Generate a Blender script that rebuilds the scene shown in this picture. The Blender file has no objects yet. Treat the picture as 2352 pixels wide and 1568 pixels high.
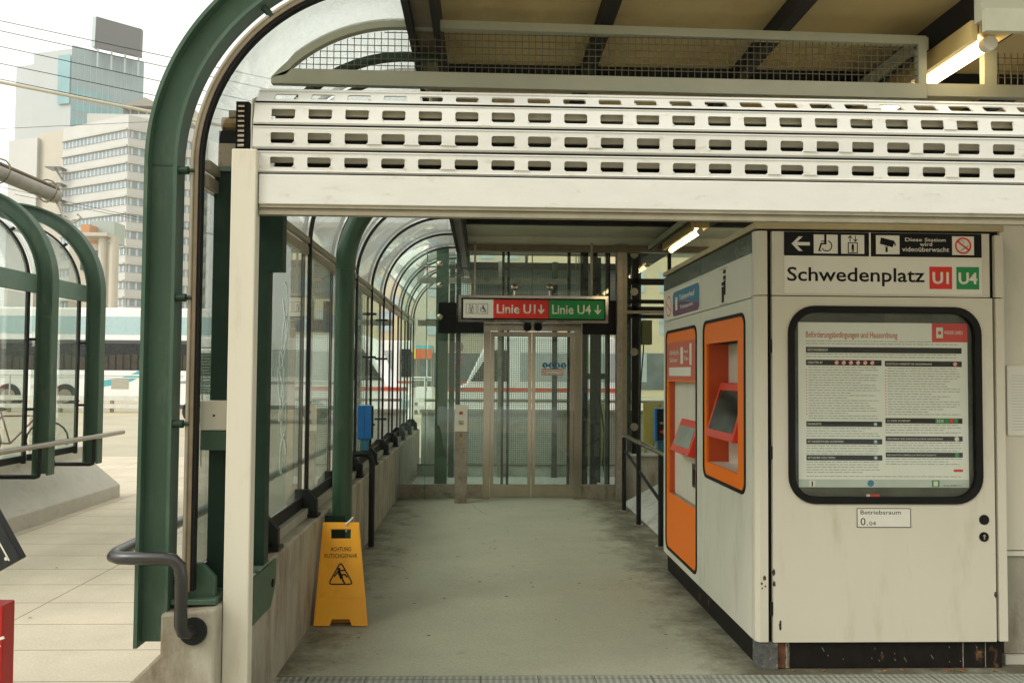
import bpy, math, random
from mathutils import Vector, Matrix
random.seed(7)
SC = bpy.context.scene
# ------------------------------------------------------------------ camera
W_, H_ = 2352.0, 1568.0          # the units measurements were taken in
FPX = 1952.0
YAW, PITCH, ROLL = math.radians(1.92), math.radians(2.10), math.radians(0.42)
CAM = Vector((0.0, 0.0, 1.6))
M = Matrix.Rotation(-YAW, 3, 'Z') @ Matrix.Rotation(math.pi/2 + PITCH, 3, 'X') @ Matrix.Rotation(ROLL, 3, 'Z')
cd = bpy.data.cameras.new('camera'); cam = bpy.data.objects.new('camera', cd)
SC.collection.objects.link(cam)
cam.matrix_world = Matrix.Translation(CAM) @ M.to_4x4()
cd.sensor_width = 36.0; cd.lens = 36.0*FPX/W_; cd.clip_start = 0.05; cd.clip_end = 2000
SC.camera = cam
def P(px, py, Y):
    d = M @ Vector(((px-W_/2)/FPX, -(py-H_/2)/FPX, -1.0))
    return CAM + d*(Y/d.y)
def PX(px, py, X):
    d = M @ Vector(((px-W_/2)/FPX, -(py-H_/2)/FPX, -1.0))
    return CAM + d*(X/d.x)
# ------------------------------------------------------------------ world, sun, exposure
SC.render.engine = 'CYCLES'
w = bpy.data.worlds.new('World'); SC.world = w; w.use_nodes = True
nt = w.node_tree; nt.nodes.clear()
sky = nt.nodes.new('ShaderNodeTexSky'); sky.sky_type = 'NISHITA'; sky.sun_disc = False
SUN_EL, SUN_AZ = math.radians(42), math.radians(-118)     # azimuth measured clockwise from +Y
sky.sun_elevation = SUN_EL; sky.sun_rotation = SUN_AZ
sky.air_density = 1.0; sky.dust_density = 4.0; sky.ozone_density = 1.0
hs = nt.nodes.new('ShaderNodeHueSaturation'); hs.inputs['Saturation'].default_value = 0.10
mx = nt.nodes.new('ShaderNodeMix'); mx.data_type = 'RGBA'; mx.inputs[0].default_value = 0.55
mx.inputs[7].default_value = (8.4, 8.3, 7.5, 1)          # even overcast veil over the clear-sky gradient
bg = nt.nodes.new('ShaderNodeBackground'); bg.inputs[1].default_value = 0.13
wo = nt.nodes.new('ShaderNodeOutputWorld')
nt.links.new(sky.outputs[0], hs.inputs['Color']); nt.links.new(hs.outputs[0], mx.inputs[6])
nt.links.new(mx.outputs[2], bg.inputs[0]); nt.links.new(bg.outputs[0], wo.inputs[0])
sl = bpy.data.lights.new('sun', 'SUN'); sl.energy = 1.0; sl.angle = math.radians(30); sl.color = (1, .965, .90)
so = bpy.data.objects.new('sun', sl); SC.collection.objects.link(so)
sdir = Vector((math.sin(SUN_AZ)*math.cos(SUN_EL), math.cos(SUN_AZ)*math.cos(SUN_EL), math.sin(SUN_EL)))
so.rotation_euler = sdir.to_track_quat('Z', 'Y').to_euler(); so.location = (-10, 5, 20)
SC.view_settings.view_transform = 'Standard'; SC.view_settings.look = 'None'
SC.view_settings.exposure = 0.75; SC.view_settings.gamma = 1.0
HAZE = .00045
cy = SC.cycles
cy.max_bounces = 10; cy.diffuse_bounces = 5; cy.glossy_bounces = 4; cy.transmission_bounces = 4
cy.transparent_max_bounces = 28; cy.caustics_reflective = False; cy.caustics_refractive = False
cy.sample_clamp_indirect = 4.0
try: cy.use_denoising = True
except Exception: pass

# ------------------------------------------------------------------ materials
def lin(c):
    return tuple(((v/255)/12.92 if v/255 <= .04045 else ((v/255+.055)/1.055)**2.4) for v in c)
MATS = {}
def mat(name, col, rough=.6, metal=0.0, var=.12, scale=6.0, bump=0.0, bscale=60.0, spec=.4, dirt=None, dirt_amt=0.0, dirt_scale=3.0, stretch=(1, 1, 1)):
    """procedural surface: noise-varied base colour, optional grime patches, fine bump"""
    if name in MATS: return MATS[name]
    m = bpy.data.materials.new(name); m.use_nodes = True; t = m.node_tree
    b = t.nodes['Principled BSDF']; N = t.nodes.new; L = t.links.new
    tc = N('ShaderNodeTexCoord'); mp = N('ShaderNodeMapping'); mp.inputs['Scale'].default_value = stretch
    L(tc.outputs['Object'], mp.inputs[0])
    n = N('ShaderNodeTexNoise'); n.inputs['Scale'].default_value = scale; n.inputs['Detail'].default_value = 6; n.inputs['Roughness'].default_value = .62
    L(mp.outputs[0], n.inputs['Vector'])
    r = N('ShaderNodeValToRGB'); r.color_ramp.elements[0].position = .3; r.color_ramp.elements[1].position = .7
    r.color_ramp.elements[0].color = tuple(max(0, v*(1-var)) for v in col)+(1,)
    r.color_ramp.elements[1].color = tuple(min(1, v*(1+var*.8)) for v in col)+(1,)
    L(n.outputs[0], r.inputs[0]); out = r.outputs[0]
    if dirt is not None:
        n2 = N('ShaderNodeTexNoise'); n2.inputs['Scale'].default_value = dirt_scale; n2.inputs['Detail'].default_value = 9; n2.inputs['Roughness'].default_value = .7
        L(mp.outputs[0], n2.inputs['Vector'])
        r2 = N('ShaderNodeValToRGB'); r2.color_ramp.elements[0].position = .60-dirt_amt*.35; r2.color_ramp.elements[1].position = .72-dirt_amt*.1
        L(n2.outputs[0], r2.inputs[0])
        x = N('ShaderNodeMix'); x.data_type = 'RGBA'; x.inputs[7].default_value = tuple(dirt)+(1,)
        L(r2.outputs[0], x.inputs[0]); L(out, x.inputs[6]); out = x.outputs[2]
    L(out, b.inputs['Base Color'])
    rr = N('ShaderNodeMapRange'); rr.inputs[3].default_value = max(0.02, rough-.08); rr.inputs[4].default_value = min(1, rough+.08)
    L(n.outputs[0], rr.inputs[0]); L(rr.outputs[0], b.inputs['Roughness'])
    b.inputs['Metallic'].default_value = metal
    b.inputs['Specular IOR Level'].default_value = spec
    if bump:
        nb = N('ShaderNodeTexNoise'); nb.inputs['Scale'].default_value = bscale; nb.inputs['Detail'].default_value = 4
        L(tc.outputs['Object'], nb.inputs['Vector'])
        bp = N('ShaderNodeBump'); bp.inputs['Strength'].default_value = bump; bp.inputs['Distance'].default_value = .01
        L(nb.outputs[0], bp.inputs['Height']); L(bp.outputs[0], b.inputs['Normal'])
    MATS[name] = m; return m
def glass(name, tint=(.90, .95, .92), refl=.08, rough=.02, milk=0.0, milkcol=(.75, .82, .78), mscale=2.0, graz=.95):
    if name in MATS: return MATS[name]
    m = bpy.data.materials.new(name); m.use_nodes = True; t = m.node_tree; t.nodes.clear(); N = t.nodes.new; L = t.links.new
    o = N('ShaderNodeOutputMaterial'); tr = N('ShaderNodeBsdfTransparent'); tr.inputs[0].default_value = tuple(tint)+(1,)
    gl = N('ShaderNodeBsdfGlossy'); gl.inputs['Roughness'].default_value = rough; gl.inputs[0].default_value = (1, 1, 1, 1)
    fr = N('ShaderNodeLayerWeight'); fr.inputs[0].default_value = .5      # facing term, same from both faces of a thin pane
    pw_ = N('ShaderNodeMath'); pw_.operation = 'POWER'; pw_.inputs[1].default_value = 3.8; L(fr.outputs['Facing'], pw_.inputs[0])
    ml = N('ShaderNodeMath'); ml.operation = 'MULTIPLY_ADD'; ml.inputs[1].default_value = graz; ml.use_clamp = True; ml.inputs[2].default_value = .02+refl*.3
    L(pw_.outputs[0], ml.inputs[0])
    src = tr.outputs[0]
    tc = N('ShaderNodeTexCoord'); n = N('ShaderNodeTexNoise'); n.inputs['Scale'].default_value = mscale; n.inputs['Detail'].default_value = 8; n.inputs['Roughness'].default_value = .75
    L(tc.outputs['Object'], n.inputs['Vector'])
    if milk > 0:
        df = N('ShaderNodeBsdfDiffuse'); df.inputs[0].default_value = tuple(milkcol)+(1,)
        tl = N('ShaderNodeBsdfTranslucent'); tl.inputs[0].default_value = tuple(milkcol)+(1,)
        m1 = N('ShaderNodeMixShader'); m1.inputs[0].default_value = .6; L(df.outputs[0], m1.inputs[1]); L(tl.outputs[0], m1.inputs[2])
        mr = N('ShaderNodeMapRange'); mr.inputs[1].default_value = .3; mr.inputs[2].default_value = .75
        mr.inputs[3].default_value = milk*.6; mr.inputs[4].default_value = min(1, milk*1.5); L(n.outputs[0], mr.inputs[0])
        m2 = N('ShaderNodeMixShader'); L(mr.outputs[0], m2.inputs[0]); L(src, m2.inputs[1]); L(m1.outputs[0], m2.inputs[2]); src = m2.outputs[0]
    ms = N('ShaderNodeMixShader'); L(ml.outputs[0], ms.inputs[0]); L(src, ms.inputs[1]); L(gl.outputs[0], ms.inputs[2])
    L(ms.outputs[0], o.inputs[0]); MATS[name] = m; return m
def emit(name, col, s):
    m = bpy.data.materials.new(name); m.use_nodes = True; b = m.node_tree.nodes['Principled BSDF']
    b.inputs['Base Color'].default_value = (.8, .78, .7, 1)
    b.inputs['Emission Color'].default_value = tuple(col)+(1,); b.inputs['Emission Strength'].default_value = s
    MATS[name] = m; return m

GREEN = mat('green_paint', (.052, .100, .064), .5, var=.18, scale=5, bump=.08, dirt=(.095, .13, .09), dirt_amt=.2, dirt_scale=9, bscale=220, spec=.3, stretch=(1, 1, .3))
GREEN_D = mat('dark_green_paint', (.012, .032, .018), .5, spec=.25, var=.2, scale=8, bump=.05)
GREEN_M = mat('shaded_green_paint', (.026, .070, .038), .38, var=.2, scale=7, bump=.05, dirt=(.06, .09, .06), dirt_amt=.1, dirt_scale=9, stretch=(1, 1, .3))  # darker copy of the green paint: shade inside the passage put into its colour
GREEN_L = mat('faded_green_paint', (.13, .20, .15), .55, var=.15, scale=9, bump=.05)
CREAM = mat('cream_enamel', (.625, .59, .475), .38, var=.04, scale=3, bump=.03, bscale=300, dirt=(.53, .48, .35), dirt_amt=.12, dirt_scale=3.5, stretch=(1, 1, .25))
CREAM_P = mat('cream_panel', (.65, .635, .53), .36, var=.05, scale=4, bump=.02, bscale=200, dirt=(.50, .48, .38), dirt_amt=.14, dirt_scale=3.2, stretch=(1, 1, .25))
SHUT = mat('shutter_alu', (.655, .65, .59), .4, metal=.0, var=.05, scale=5, stretch=(1, 1, 3), dirt=(.52, .48, .38), dirt_amt=.04, dirt_scale=7, bump=.05)
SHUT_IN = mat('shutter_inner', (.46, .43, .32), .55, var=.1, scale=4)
MESHF = mat('mesh_frame_paint', (.30, .30, .215), .5, var=.08, scale=5)
WIRE = mat('wire_steel', (.10, .09, .055), .5, metal=.3, var=.1)
WIRE_W = mat('galvanised_wire', (.16, .20, .17), .5, metal=.2, var=.1)
BRONZE = mat('bronze_frame', (.16, .125, .075), .45, metal=.3, var=.2, scale=10)
BRONZE_L = mat('pale_bronze_rail', (.30, .27, .19), .42, metal=.2, var=.15, scale=10)
BLACK = mat('black_rubber', (.008, .008, .007), .6, var=.2, spec=.15)
BLACKM = mat('black_metal', (.010, .012, .010), .45, var=.2, scale=12, spec=.2)
DARKBEAM = mat('dark_beam', (.014, .013, .010), .6, var=.2, spec=.15)
STEEL = mat('brushed_steel', (.44, .40, .32), .20, metal=.95, var=.10, scale=6, stretch=(1, 1, .2), dirt=(.36, .33, .25), dirt_amt=.03, dirt_scale=5)
STEEL_D = mat('dull_steel', (.34, .30, .235), .42, metal=.6, var=.18, scale=18, dirt=(.16, .14, .10), dirt_amt=.2, dirt_scale=6)
CHROME = mat('polished_steel', (.62, .60, .56), .12, metal=1.0, var=.05)
CONC = mat('concrete', (.36, .335, .26), .85, var=.16, scale=5, bump=.35, bscale=45, dirt=(.15, .11, .06), dirt_amt=.34, dirt_scale=3.5, stretch=(1, 1, .35))
CONC_L = mat('pale_concrete', (.50, .48, .41), .85, var=.10, scale=6, bump=.3, bscale=50, dirt=(.36, .32, .25), dirt_amt=.12)
CONC_W = mat('washed_concrete', (.46, .47, .42), .85, var=.12, scale=14, bump=.3, bscale=60, dirt=(.30, .31, .27), dirt_amt=.2, dirt_scale=9)
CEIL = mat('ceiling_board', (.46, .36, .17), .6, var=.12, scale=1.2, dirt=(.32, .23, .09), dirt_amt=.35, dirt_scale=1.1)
ORANGE = mat('orange_enamel', (.86, .18, .005), .42, var=.015, scale=1, spec=.22)
REDOR = mat('red_orange_liner', (.52, .075, .018), .4, var=.1, scale=6)
RED = mat('red_enamel', (.66, .045, .022), .3, var=.06)
REDS = mat('sign_red', (.66, .03, .018), .4, var=.03)
GREENS = mat('sign_green', (.012, .24, .055), .4, var=.03)
WHITE = mat('sign_white', (.72, .70, .60), .45, var=.03)
INK = mat('sign_black', (.008, .008, .007), .6, var=.1, spec=.15)
GREYBAND = mat('grey_band_glass', (.085, .10, .075), .15, var=.08)
BLUE = mat('validator_blue', (.012, .12, .34), .3, var=.08, scale=8)
BLUEL = mat('sign_blue', (.02, .17, .30), .4, var=.05)
PURP = mat('sign_purple', (.13, .035, .10), .4, var=.05)
YELLOW = mat('warning_yellow', (.80, .36, .008), .38, var=.05, scale=7, dirt=(.6, .27, .02), dirt_amt=.07, dirt_scale=5)
YEL2 = mat('yellow_panel', (.80, .54, .03), .5, var=.08)
OLIVE = mat('olive_box', (.08, .085, .03), .5, var=.1)
PLINTH = mat('black_plinth', (.012, .010, .008), .65, spec=.15, var=.4, scale=20, dirt=(.20, .10, .045), dirt_amt=.02, dirt_scale=14, bump=.2, stretch=(1, 1, .5))
SCREEN = mat('dark_screen', (.01, .012, .012), .08, var=.1)
SALMON = mat('poster_red', (.56, .10, .055), .4, var=.05)
TUBE = emit('tube_glow', (1.0, .78, .45), 9.0)
LAMPH = mat('lamp_housing', (.52, .39, .16), .4, var=.05)
GLASS = glass('clear_glass', (.90, .93, .90), .06, .01, .035, (.80, .84, .76), 6, 1.35)
VGLASS = glass('vault_glass', (.91, .94, .92), .05, .03, .24, (.93, .95, .92), 5)
EGLASS = glass('lift_glass', (.86, .94, .89), .08, .01, .05, (.7, .75, .66), 6)
PGLASS = glass('poster_glass', (.97, .98, .96), .0, .01, 0)
WALLW = mat('tower_white', (.50, .50, .465), .8, var=.05, scale=.2)
WALLB = mat('tower_beige', (.48, .445, .36), .8, var=.06, scale=.3)
WINB = mat('facade_window', (.38, .46, .49), .2, var=.35, scale=.5)
WIND = mat('facade_window_dark', (.10, .12, .12), .12, var=.5, scale=.8)
TWRG = mat('tower_glass', (.24, .33, .35), .2, var=.10, scale=.06)
TWRG2 = mat('tower_glass_teal', (.16, .33, .35), .2, var=.15, scale=.1)
GREY = mat('billboard_grey', (.07, .078, .075), .5, var=.06, scale=.3)
VWHITE = mat('vehicle_white', (.82, .83, .80), .25, var=.03)
TEAL = mat('vehicle_teal', (.10, .42, .46), .3, var=.05)
PALEB = mat('pale_blue_glass', (.40, .55, .56), .1, var=.08)
TYRE = mat('tyre', (.02, .02, .02), .8)
LIME = mat('marking_lime', (.45, .75, .05), .4)
ROADM = mat('asphalt_pale', (.42, .38, .28), .9, var=.12, scale=.6, bump=.2, bscale=20)

def floor_mat(name, c1, c2, joint, bw, rh, mortar, var=.1, bumpn=.2, ribs=0.0, rough=.8, rot=0.0, grime=None, shift=0.0):
    m = bpy.data.materials.new(name); m.use_nodes = True; t = m.node_tree; b = t.nodes['Principled BSDF']; N = t.nodes.new; L = t.links.new
    tc = N('ShaderNodeTexCoord'); mp = N('ShaderNodeMapping'); mp.inputs['Rotation'].default_value = (0, 0, rot); mp.inputs['Location'].default_value = (shift, shift, 0); L(tc.outputs['Object'], mp.inputs[0])
    br = N('ShaderNodeTexBrick'); br.offset = .0; br.inputs['Scale'].default_value = 1; br.inputs['Brick Width'].default_value = bw; br.inputs['Row Height'].default_value = rh
    br.inputs['Mortar Size'].default_value = mortar; br.inputs['Mortar Smooth'].default_value = .3
    br.inputs['Color1'].default_value = c1+(1,); br.inputs['Color2'].default_value = c2+(1,); br.inputs['Mortar'].default_value = joint+(1,)
    L(mp.outputs[0], br.inputs['Vector'])
    n = N('ShaderNodeTexNoise'); n.inputs['Scale'].default_value = 1.3; n.inputs['Detail'].default_value = 10; n.inputs['Roughness'].default_value = .7; L(tc.outputs['Object'], n.inputs['Vector'])
    n3 = N('ShaderNodeTexNoise'); n3.inputs['Scale'].default_value = 75; n3.inputs['Detail'].default_value = 6; n3.inputs['Roughness'].default_value = .8; L(tc.outputs['Object'], n3.inputs['Vector'])
    mr = N('ShaderNodeMapRange'); mr.inputs[1].default_value = .25; mr.inputs[2].default_value = .75; mr.inputs[3].default_value = 1-var; mr.inputs[4].default_value = 1+var; L(n.outputs[0], mr.inputs[0])
    mr3 = N('ShaderNodeMapRange'); mr3.inputs[1].default_value = .3; mr3.inputs[2].default_value = .7; mr3.inputs[3].default_value = .80; mr3.inputs[4].default_value = 1.20; L(n3.outputs[0], mr3.inputs[0])
    mu = N('ShaderNodeMath'); mu.operation = 'MULTIPLY'; L(mr.outputs[0], mu.inputs[0]); L(mr3.outputs[0], mu.inputs[1])
    vm = N('ShaderNodeVectorMath'); vm.operation = 'SCALE'; L(br.outputs['Color'], vm.inputs[0]); L(mu.outputs[0], vm.inputs['Scale'])
    out = vm.outputs[0]
    if grime:
        n2 = N('ShaderNodeTexNoise'); n2.inputs['Scale'].default_value = 3.2; n2.inputs['Detail'].default_value = 10; n2.inputs['Roughness'].default_value = .75; L(tc.outputs['Object'], n2.inputs['Vector'])
        # worn dirt collects along the walls: distance of the point from the walked middle of the passage
        sx = N('ShaderNodeSeparateXYZ'); L(tc.outputs['Object'], sx.inputs[0])
        ad = N('ShaderNodeMath'); ad.operation = 'SUBTRACT'; ad.inputs[1].default_value = .2; L(sx.outputs[0], ad.inputs[0])
        ab = N('ShaderNodeMath'); ab.operation = 'ABSOLUTE'; L(ad.outputs[0], ab.inputs[0])
        me = N('ShaderNodeMapRange'); me.inputs[1].default_value = .80; me.inputs[2].default_value = 1.35; me.inputs[3].default_value = -.10; me.inputs[4].default_value = .26; L(ab.outputs[0], me.inputs[0])
        a2 = N('ShaderNodeMath'); a2.operation = 'ADD'; L(n2.outputs[0], a2.inputs[0]); L(me.outputs[0], a2.inputs[1])
        r2 = N('ShaderNodeValToRGB'); r2.color_ramp.elements[0].position = .50; r2.color_ramp.elements[1].position = .78; L(a2.outputs[0], r2.inputs[0])
        x = N('ShaderNodeMix'); x.data_type = 'RGBA'; x.inputs[7].default_value = tuple(grime)+(1,); L(r2.outputs[0], x.inputs[0]); L(out, x.inputs[6]); out = x.outputs[2]
    L(out, b.inputs['Base Color']); b.inputs['Roughness'].default_value = rough; b.inputs['Specular IOR Level'].default_value = .3
    bp = N('ShaderNodeBump'); bp.inputs['Strength'].default_value = bumpn; bp.inputs['Distance'].default_value = .01
    hsrc = n3.outputs[0]
    if ribs:
        wv = N('ShaderNodeTexWave'); wv.bands_direction = 'X'; wv.inputs['Scale'].default_value = ribs; mp2 = N('ShaderNodeMapping'); L(tc.outputs['Object'], mp2.inputs[0]); L(mp2.outputs[0], wv.inputs['Vector'])
        hsrc = wv.outputs[1]
        r4 = N('ShaderNodeMapRange'); r4.inputs[3].default_value = .72; r4.inputs[4].default_value = 1.08; L(wv.outputs[1], r4.inputs[0])
        v2 = N('ShaderNodeVectorMath'); v2.operation = 'SCALE'; L(out, v2.inputs[0]); L(r4.outputs[0], v2.inputs['Scale']); L(v2.outputs[0], b.inputs['Base Color'])
    L(hsrc, bp.inputs['Height']); L(bp.outputs[0], b.inputs['Normal'])
    MATS[name] = m; return m
PAVE = floor_mat('slab_paving', (.55, .49, .37), (.52, .465, .355), (.26, .22, .16), 1.49, .5, .007, var=.16)
HALL = floor_mat('hall_floor', (.345, .345, .255), (.34, .34, .25), (.30, .29, .21), 60, 60, .004, var=.13, grime=(.11, .10, .065), rough=.65, bumpn=.35, shift=23.0)
RIBT = floor_mat('ribbed_tiles', (.29, .30, .25), (.28, .29, .24), (.12, .12, .09), .30, .30, .004, var=.10, ribs=9.0, bumpn=.5)

# ------------------------------------------------------------------ mesh builder
class Frame:
    def __init__(s, o, U, V, Nn): s.o = Vector(o); s.U = Vector(U); s.V = Vector(V); s.N = Vector(Nn)
    def p(s, u, v, n=0.0): return s.o + s.U*u + s.V*v + s.N*n
def front(y, x=0, z=0): return Frame((x, y, z), (1, 0, 0), (0, 0, 1), (0, -1, 0))
def side(x, y=0, z=0): return Frame((x, y, z), (0, -1, 0), (0, 0, 1), (-1, 0, 0))     # u = -y
class MB:
    def __init__(s): s.v = []; s.f = []
    def add(s, vs, fs):
        b = len(s.v); s.v += [tuple(v) for v in vs]; s.f += [tuple(i+b for i in f) for f in fs]; return s
    def box(s, x0, x1, y0, y1, z0, z1):
        x0, x1 = min(x0, x1), max(x0, x1); y0, y1 = min(y0, y1), max(y0, y1); z0, z1 = min(z0, z1), max(z0, z1)
        return s.add([(x0,y0,z0),(x1,y0,z0),(x1,y1,z0),(x0,y1,z0),(x0,y0,z1),(x1,y0,z1),(x1,y1,z1),(x0,y1,z1)],
              [(0,3,2,1),(4,5,6,7),(0,1,5,4),(1,2,6,5),(2,3,7,6),(3,0,4,7)])
    def prism(s, pts, d):                       # pts: 3D loop, d: extrusion vector
        n = len(pts); d = Vector(d); pts = [Vector(p) for p in pts]
        vs = pts+[p+d for p in pts]
        return s.add(vs, [tuple(range(n))[::-1], tuple(range(n, 2*n))]+[(i, (i+1) % n, n+(i+1) % n, n+i) for i in range(n)])
    def fbox(s, F, u0, u1, v0, v1, n0, n1):
        return s.prism([F.p(u0, v0, n0), F.p(u1, v0, n0), F.p(u1, v1, n0), F.p(u0, v1, n0)], F.N*(n1-n0))
    def cyl(s, a, b, r, seg=14, r2=None):
        return s.tube([a, b], r, seg, r2=r2)
    def tube(s, path, r, seg=12, r2=None):
        path = [Vector(p) for p in path]; n = len(path); rings = []
        up = None
        for i, p in enumerate(path):
            t = (path[min(i+1, n-1)]-path[max(i-1, 0)]).normalized()
            if up is None:
                up = Vector((0, 0, 1)) if abs(t.z) < .9 else Vector((0, 1, 0))
            a = t.cross(up).normalized(); bq = a.cross(t).normalized(); up = bq
            rr = r if r2 is None else r+(r2-r)*i/(n-1)
            rings.append([p+a*math.cos(2*math.pi*k/seg)*rr+bq*math.sin(2*math.pi*k/seg)*rr for k in range(seg)])
        vs = [q for ring in rings for q in ring]; fs = []
        for i in range(n-1):
            for k in range(seg):
                fs.append((i*seg+k, i*seg+(k+1) % seg, (i+1)*seg+(k+1) % seg, (i+1)*seg+k))
        fs.append(tuple(range(seg))[::-1]); fs.append(tuple((n-1)*seg+k for k in range(seg)))
        return s.add(vs, fs)
    def sphere(s, c, r, seg=14, rings=8, sq=(1, 1, 1)):
        vs = []; fs = []
        for i in range(rings+1):
            th = math.pi*i/rings
            for k in range(seg):
                ph = 2*math.pi*k/seg
                vs.append((c[0]+r*sq[0]*math.sin(th)*math.cos(ph), c[1]+r*sq[1]*math.sin(th)*math.sin(ph), c[2]+r*sq[2]*math.cos(th)))
        for i in range(rings):
            for k in range(seg):
                fs.append((i*seg+k, (i+1)*seg+k, (i+1)*seg+(k+1) % seg, i*seg+(k+1) % seg))
        return s.add(vs, fs)
    def loop2(s, F, outer, inner, n0, n1):      # plate between two same-length loops (list of uv)
        n = len(outer); vs = []
        for nn in (n0, n1):
            vs += [F.p(u, v, nn) for u, v in outer]+[F.p(u, v, nn) for u, v in inner]
        fs = []
        for i in range(n):
            j = (i+1) % n
            fs += [(i, n+i, n+j, j), (2*n+i, 2*n+j, 3*n+j, 3*n+i), (i, j, 2*n+j, 2*n+i), (n+i, 3*n+i, 3*n+j, n+j)]
        return s.add(vs, fs)
    # flat marks on a frame, offset n from the surface, t thick
    def fpoly(s, F, pts, n=.001, t=.0008): return s.prism([F.p(u, v, n) for u, v in pts], F.N*t)
    def disk(s, F, u, v, r, n=.001, t=.0008, seg=28, ru=None):
        return s.fpoly(F, [(u+(ru or r)*math.cos(2*math.pi*k/seg), v+r*math.sin(2*math.pi*k/seg)) for k in range(seg)], n, t)
    def ring(s, F, u, v, r, w, n=.001, t=.0008, a0=0, a1=360, seg=36, ru=None):
        ru = ru or r
        for k in range(seg):
            b0 = math.radians(a0+(a1-a0)*k/seg); b1 = math.radians(a0+(a1-a0)*(k+1)/seg)
            s.fpoly(F, [(u+(ru-w)*math.cos(b0), v+(r-w)*math.sin(b0)), (u+ru*math.cos(b0), v+r*math.sin(b0)), (u+ru*math.cos(b1), v+r*math.sin(b1)), (u+(ru-w)*math.cos(b1), v+(r-w)*math.sin(b1))], n, t)
        return s
    def line(s, F, pts, w, n=.001, t=.0008):
        for k, ((a, b), (c, d)) in enumerate(zip(pts[:-1], pts[1:])):
            L = math.hypot(c-a, d-b) or 1e-6; px, py = -(d-b)/L*w/2, (c-a)/L*w/2
            ex, ey = (c-a)/L*w*.35, (d-b)/L*w*.35
            s.fpoly(F, [(a-ex+px, b-ey+py), (a-ex-px, b-ey-py), (c+ex-px, d+ey-py), (c+ex+px, d+ey+py)], n+k*1e-5, t)
        return s
    def arch(s, cx, cz, R0, R1, y0, y1, zb, xend=None, full=False, seg=36, sgn=-1, cap=True):
        """band between radii R0<R1: leg down to zb on side sgn, quarter (or half) circle, optional flat run"""
        def path(R):
            p = [(cx+sgn*R, zb)]
            n = seg*(2 if full else 1); A = math.pi if full else math.pi/2
            for k in range(n+1):
                a = A*k/n; p.append((cx+sgn*R*math.cos(a), cz+R*math.sin(a)))
            if full: p.append((cx-sgn*R, zb))
            elif xend is not None: p.append((xend, cz+R))
            return p
        a, b = path(R0), path(R1); n = len(a)
        vs = [(x, y0, z) for x, z in a]+[(x, y0, z) for x, z in b]+[(x, y1, z) for x, z in a]+[(x, y1, z) for x, z in b]
        fs = []
        for i in range(n-1):
            fs += [(i, i+1, n+i+1, n+i), (2*n+i, 3*n+i, 3*n+i+1, 2*n+i+1), (i, 2*n+i, 2*n+i+1, i+1), (n+i, n+i+1, 3*n+i+1, 3*n+i)]
        fs += [(0, n, 3*n, 2*n), (n-1, 3*n-1, 4*n-1, 2*n-1)]
        return s.add(vs, fs)
    def build(s, name, m, parent=None, smooth=False, bevel=0.0, kind=None):
        me = bpy.data.meshes.new(name); o = bpy.data.objects.new(name, me)
        org = Vector((0, 0, 0))
        if parent is None and s.v and kind is None:       # origin at the thing's base
            xs = [v[0] for v in s.v]; ys = [v[1] for v in s.v]; zs = [v[2] for v in s.v]
            org = Vector(((min(xs)+max(xs))/2, (min(ys)+max(ys))/2, min(zs)))
            o.location = org
        me.from_pydata([(v[0]-org.x, v[1]-org.y, v[2]-org.z) for v in s.v], [], s.f); me.validate(); me.update()
        import bmesh
        bm = bmesh.new(); bm.from_mesh(me); bmesh.ops.recalc_face_normals(bm, faces=bm.faces); bm.to_mesh(me); bm.free()
        me.materials.append(m)
        SC.collection.objects.link(o)
        if smooth:
            for p in me.polygons: p.use_smooth = len(p.vertices) <= 4
            mod = o.modifiers.new('edges', 'EDGE_SPLIT'); mod.split_angle = math.radians(40)
        if bevel:
            bv = o.modifiers.new('bevel', 'BEVEL'); bv.width = bevel; bv.segments = 2; bv.limit_method = 'ANGLE'; bv.angle_limit = math.radians(50)
        if parent is not None:
            o.parent = parent
            o.matrix_parent_inverse = parent.matrix_world.inverted()
        if kind: o['kind'] = kind
        return o
def tag(o, label, cat, group=None, kind=None):
    o['label'] = label; o['category'] = cat
    if group: o['group'] = group
    if kind: o['kind'] = kind
    return o
def thing(name, label, cat, loc, group=None):
    o = bpy.data.objects.new(name, None); SC.collection.objects.link(o); o.location = loc; o.empty_display_size = .2
    o.matrix_world = Matrix.Translation(Vector(loc))
    return tag(o, label, cat, group)
def copy_thing(root, offset, label=None, group=None):
    r = root.copy(); SC.collection.objects.link(r); r.location = root.location+Vector(offset)
    if label: r['label'] = label
    if group: r['group'] = group
    def rec(src, dst):
        for ch in src.children:
            c = ch.copy(); SC.collection.objects.link(c); c.parent = dst; rec(ch, c)
    rec(root, r)
    return r
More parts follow.
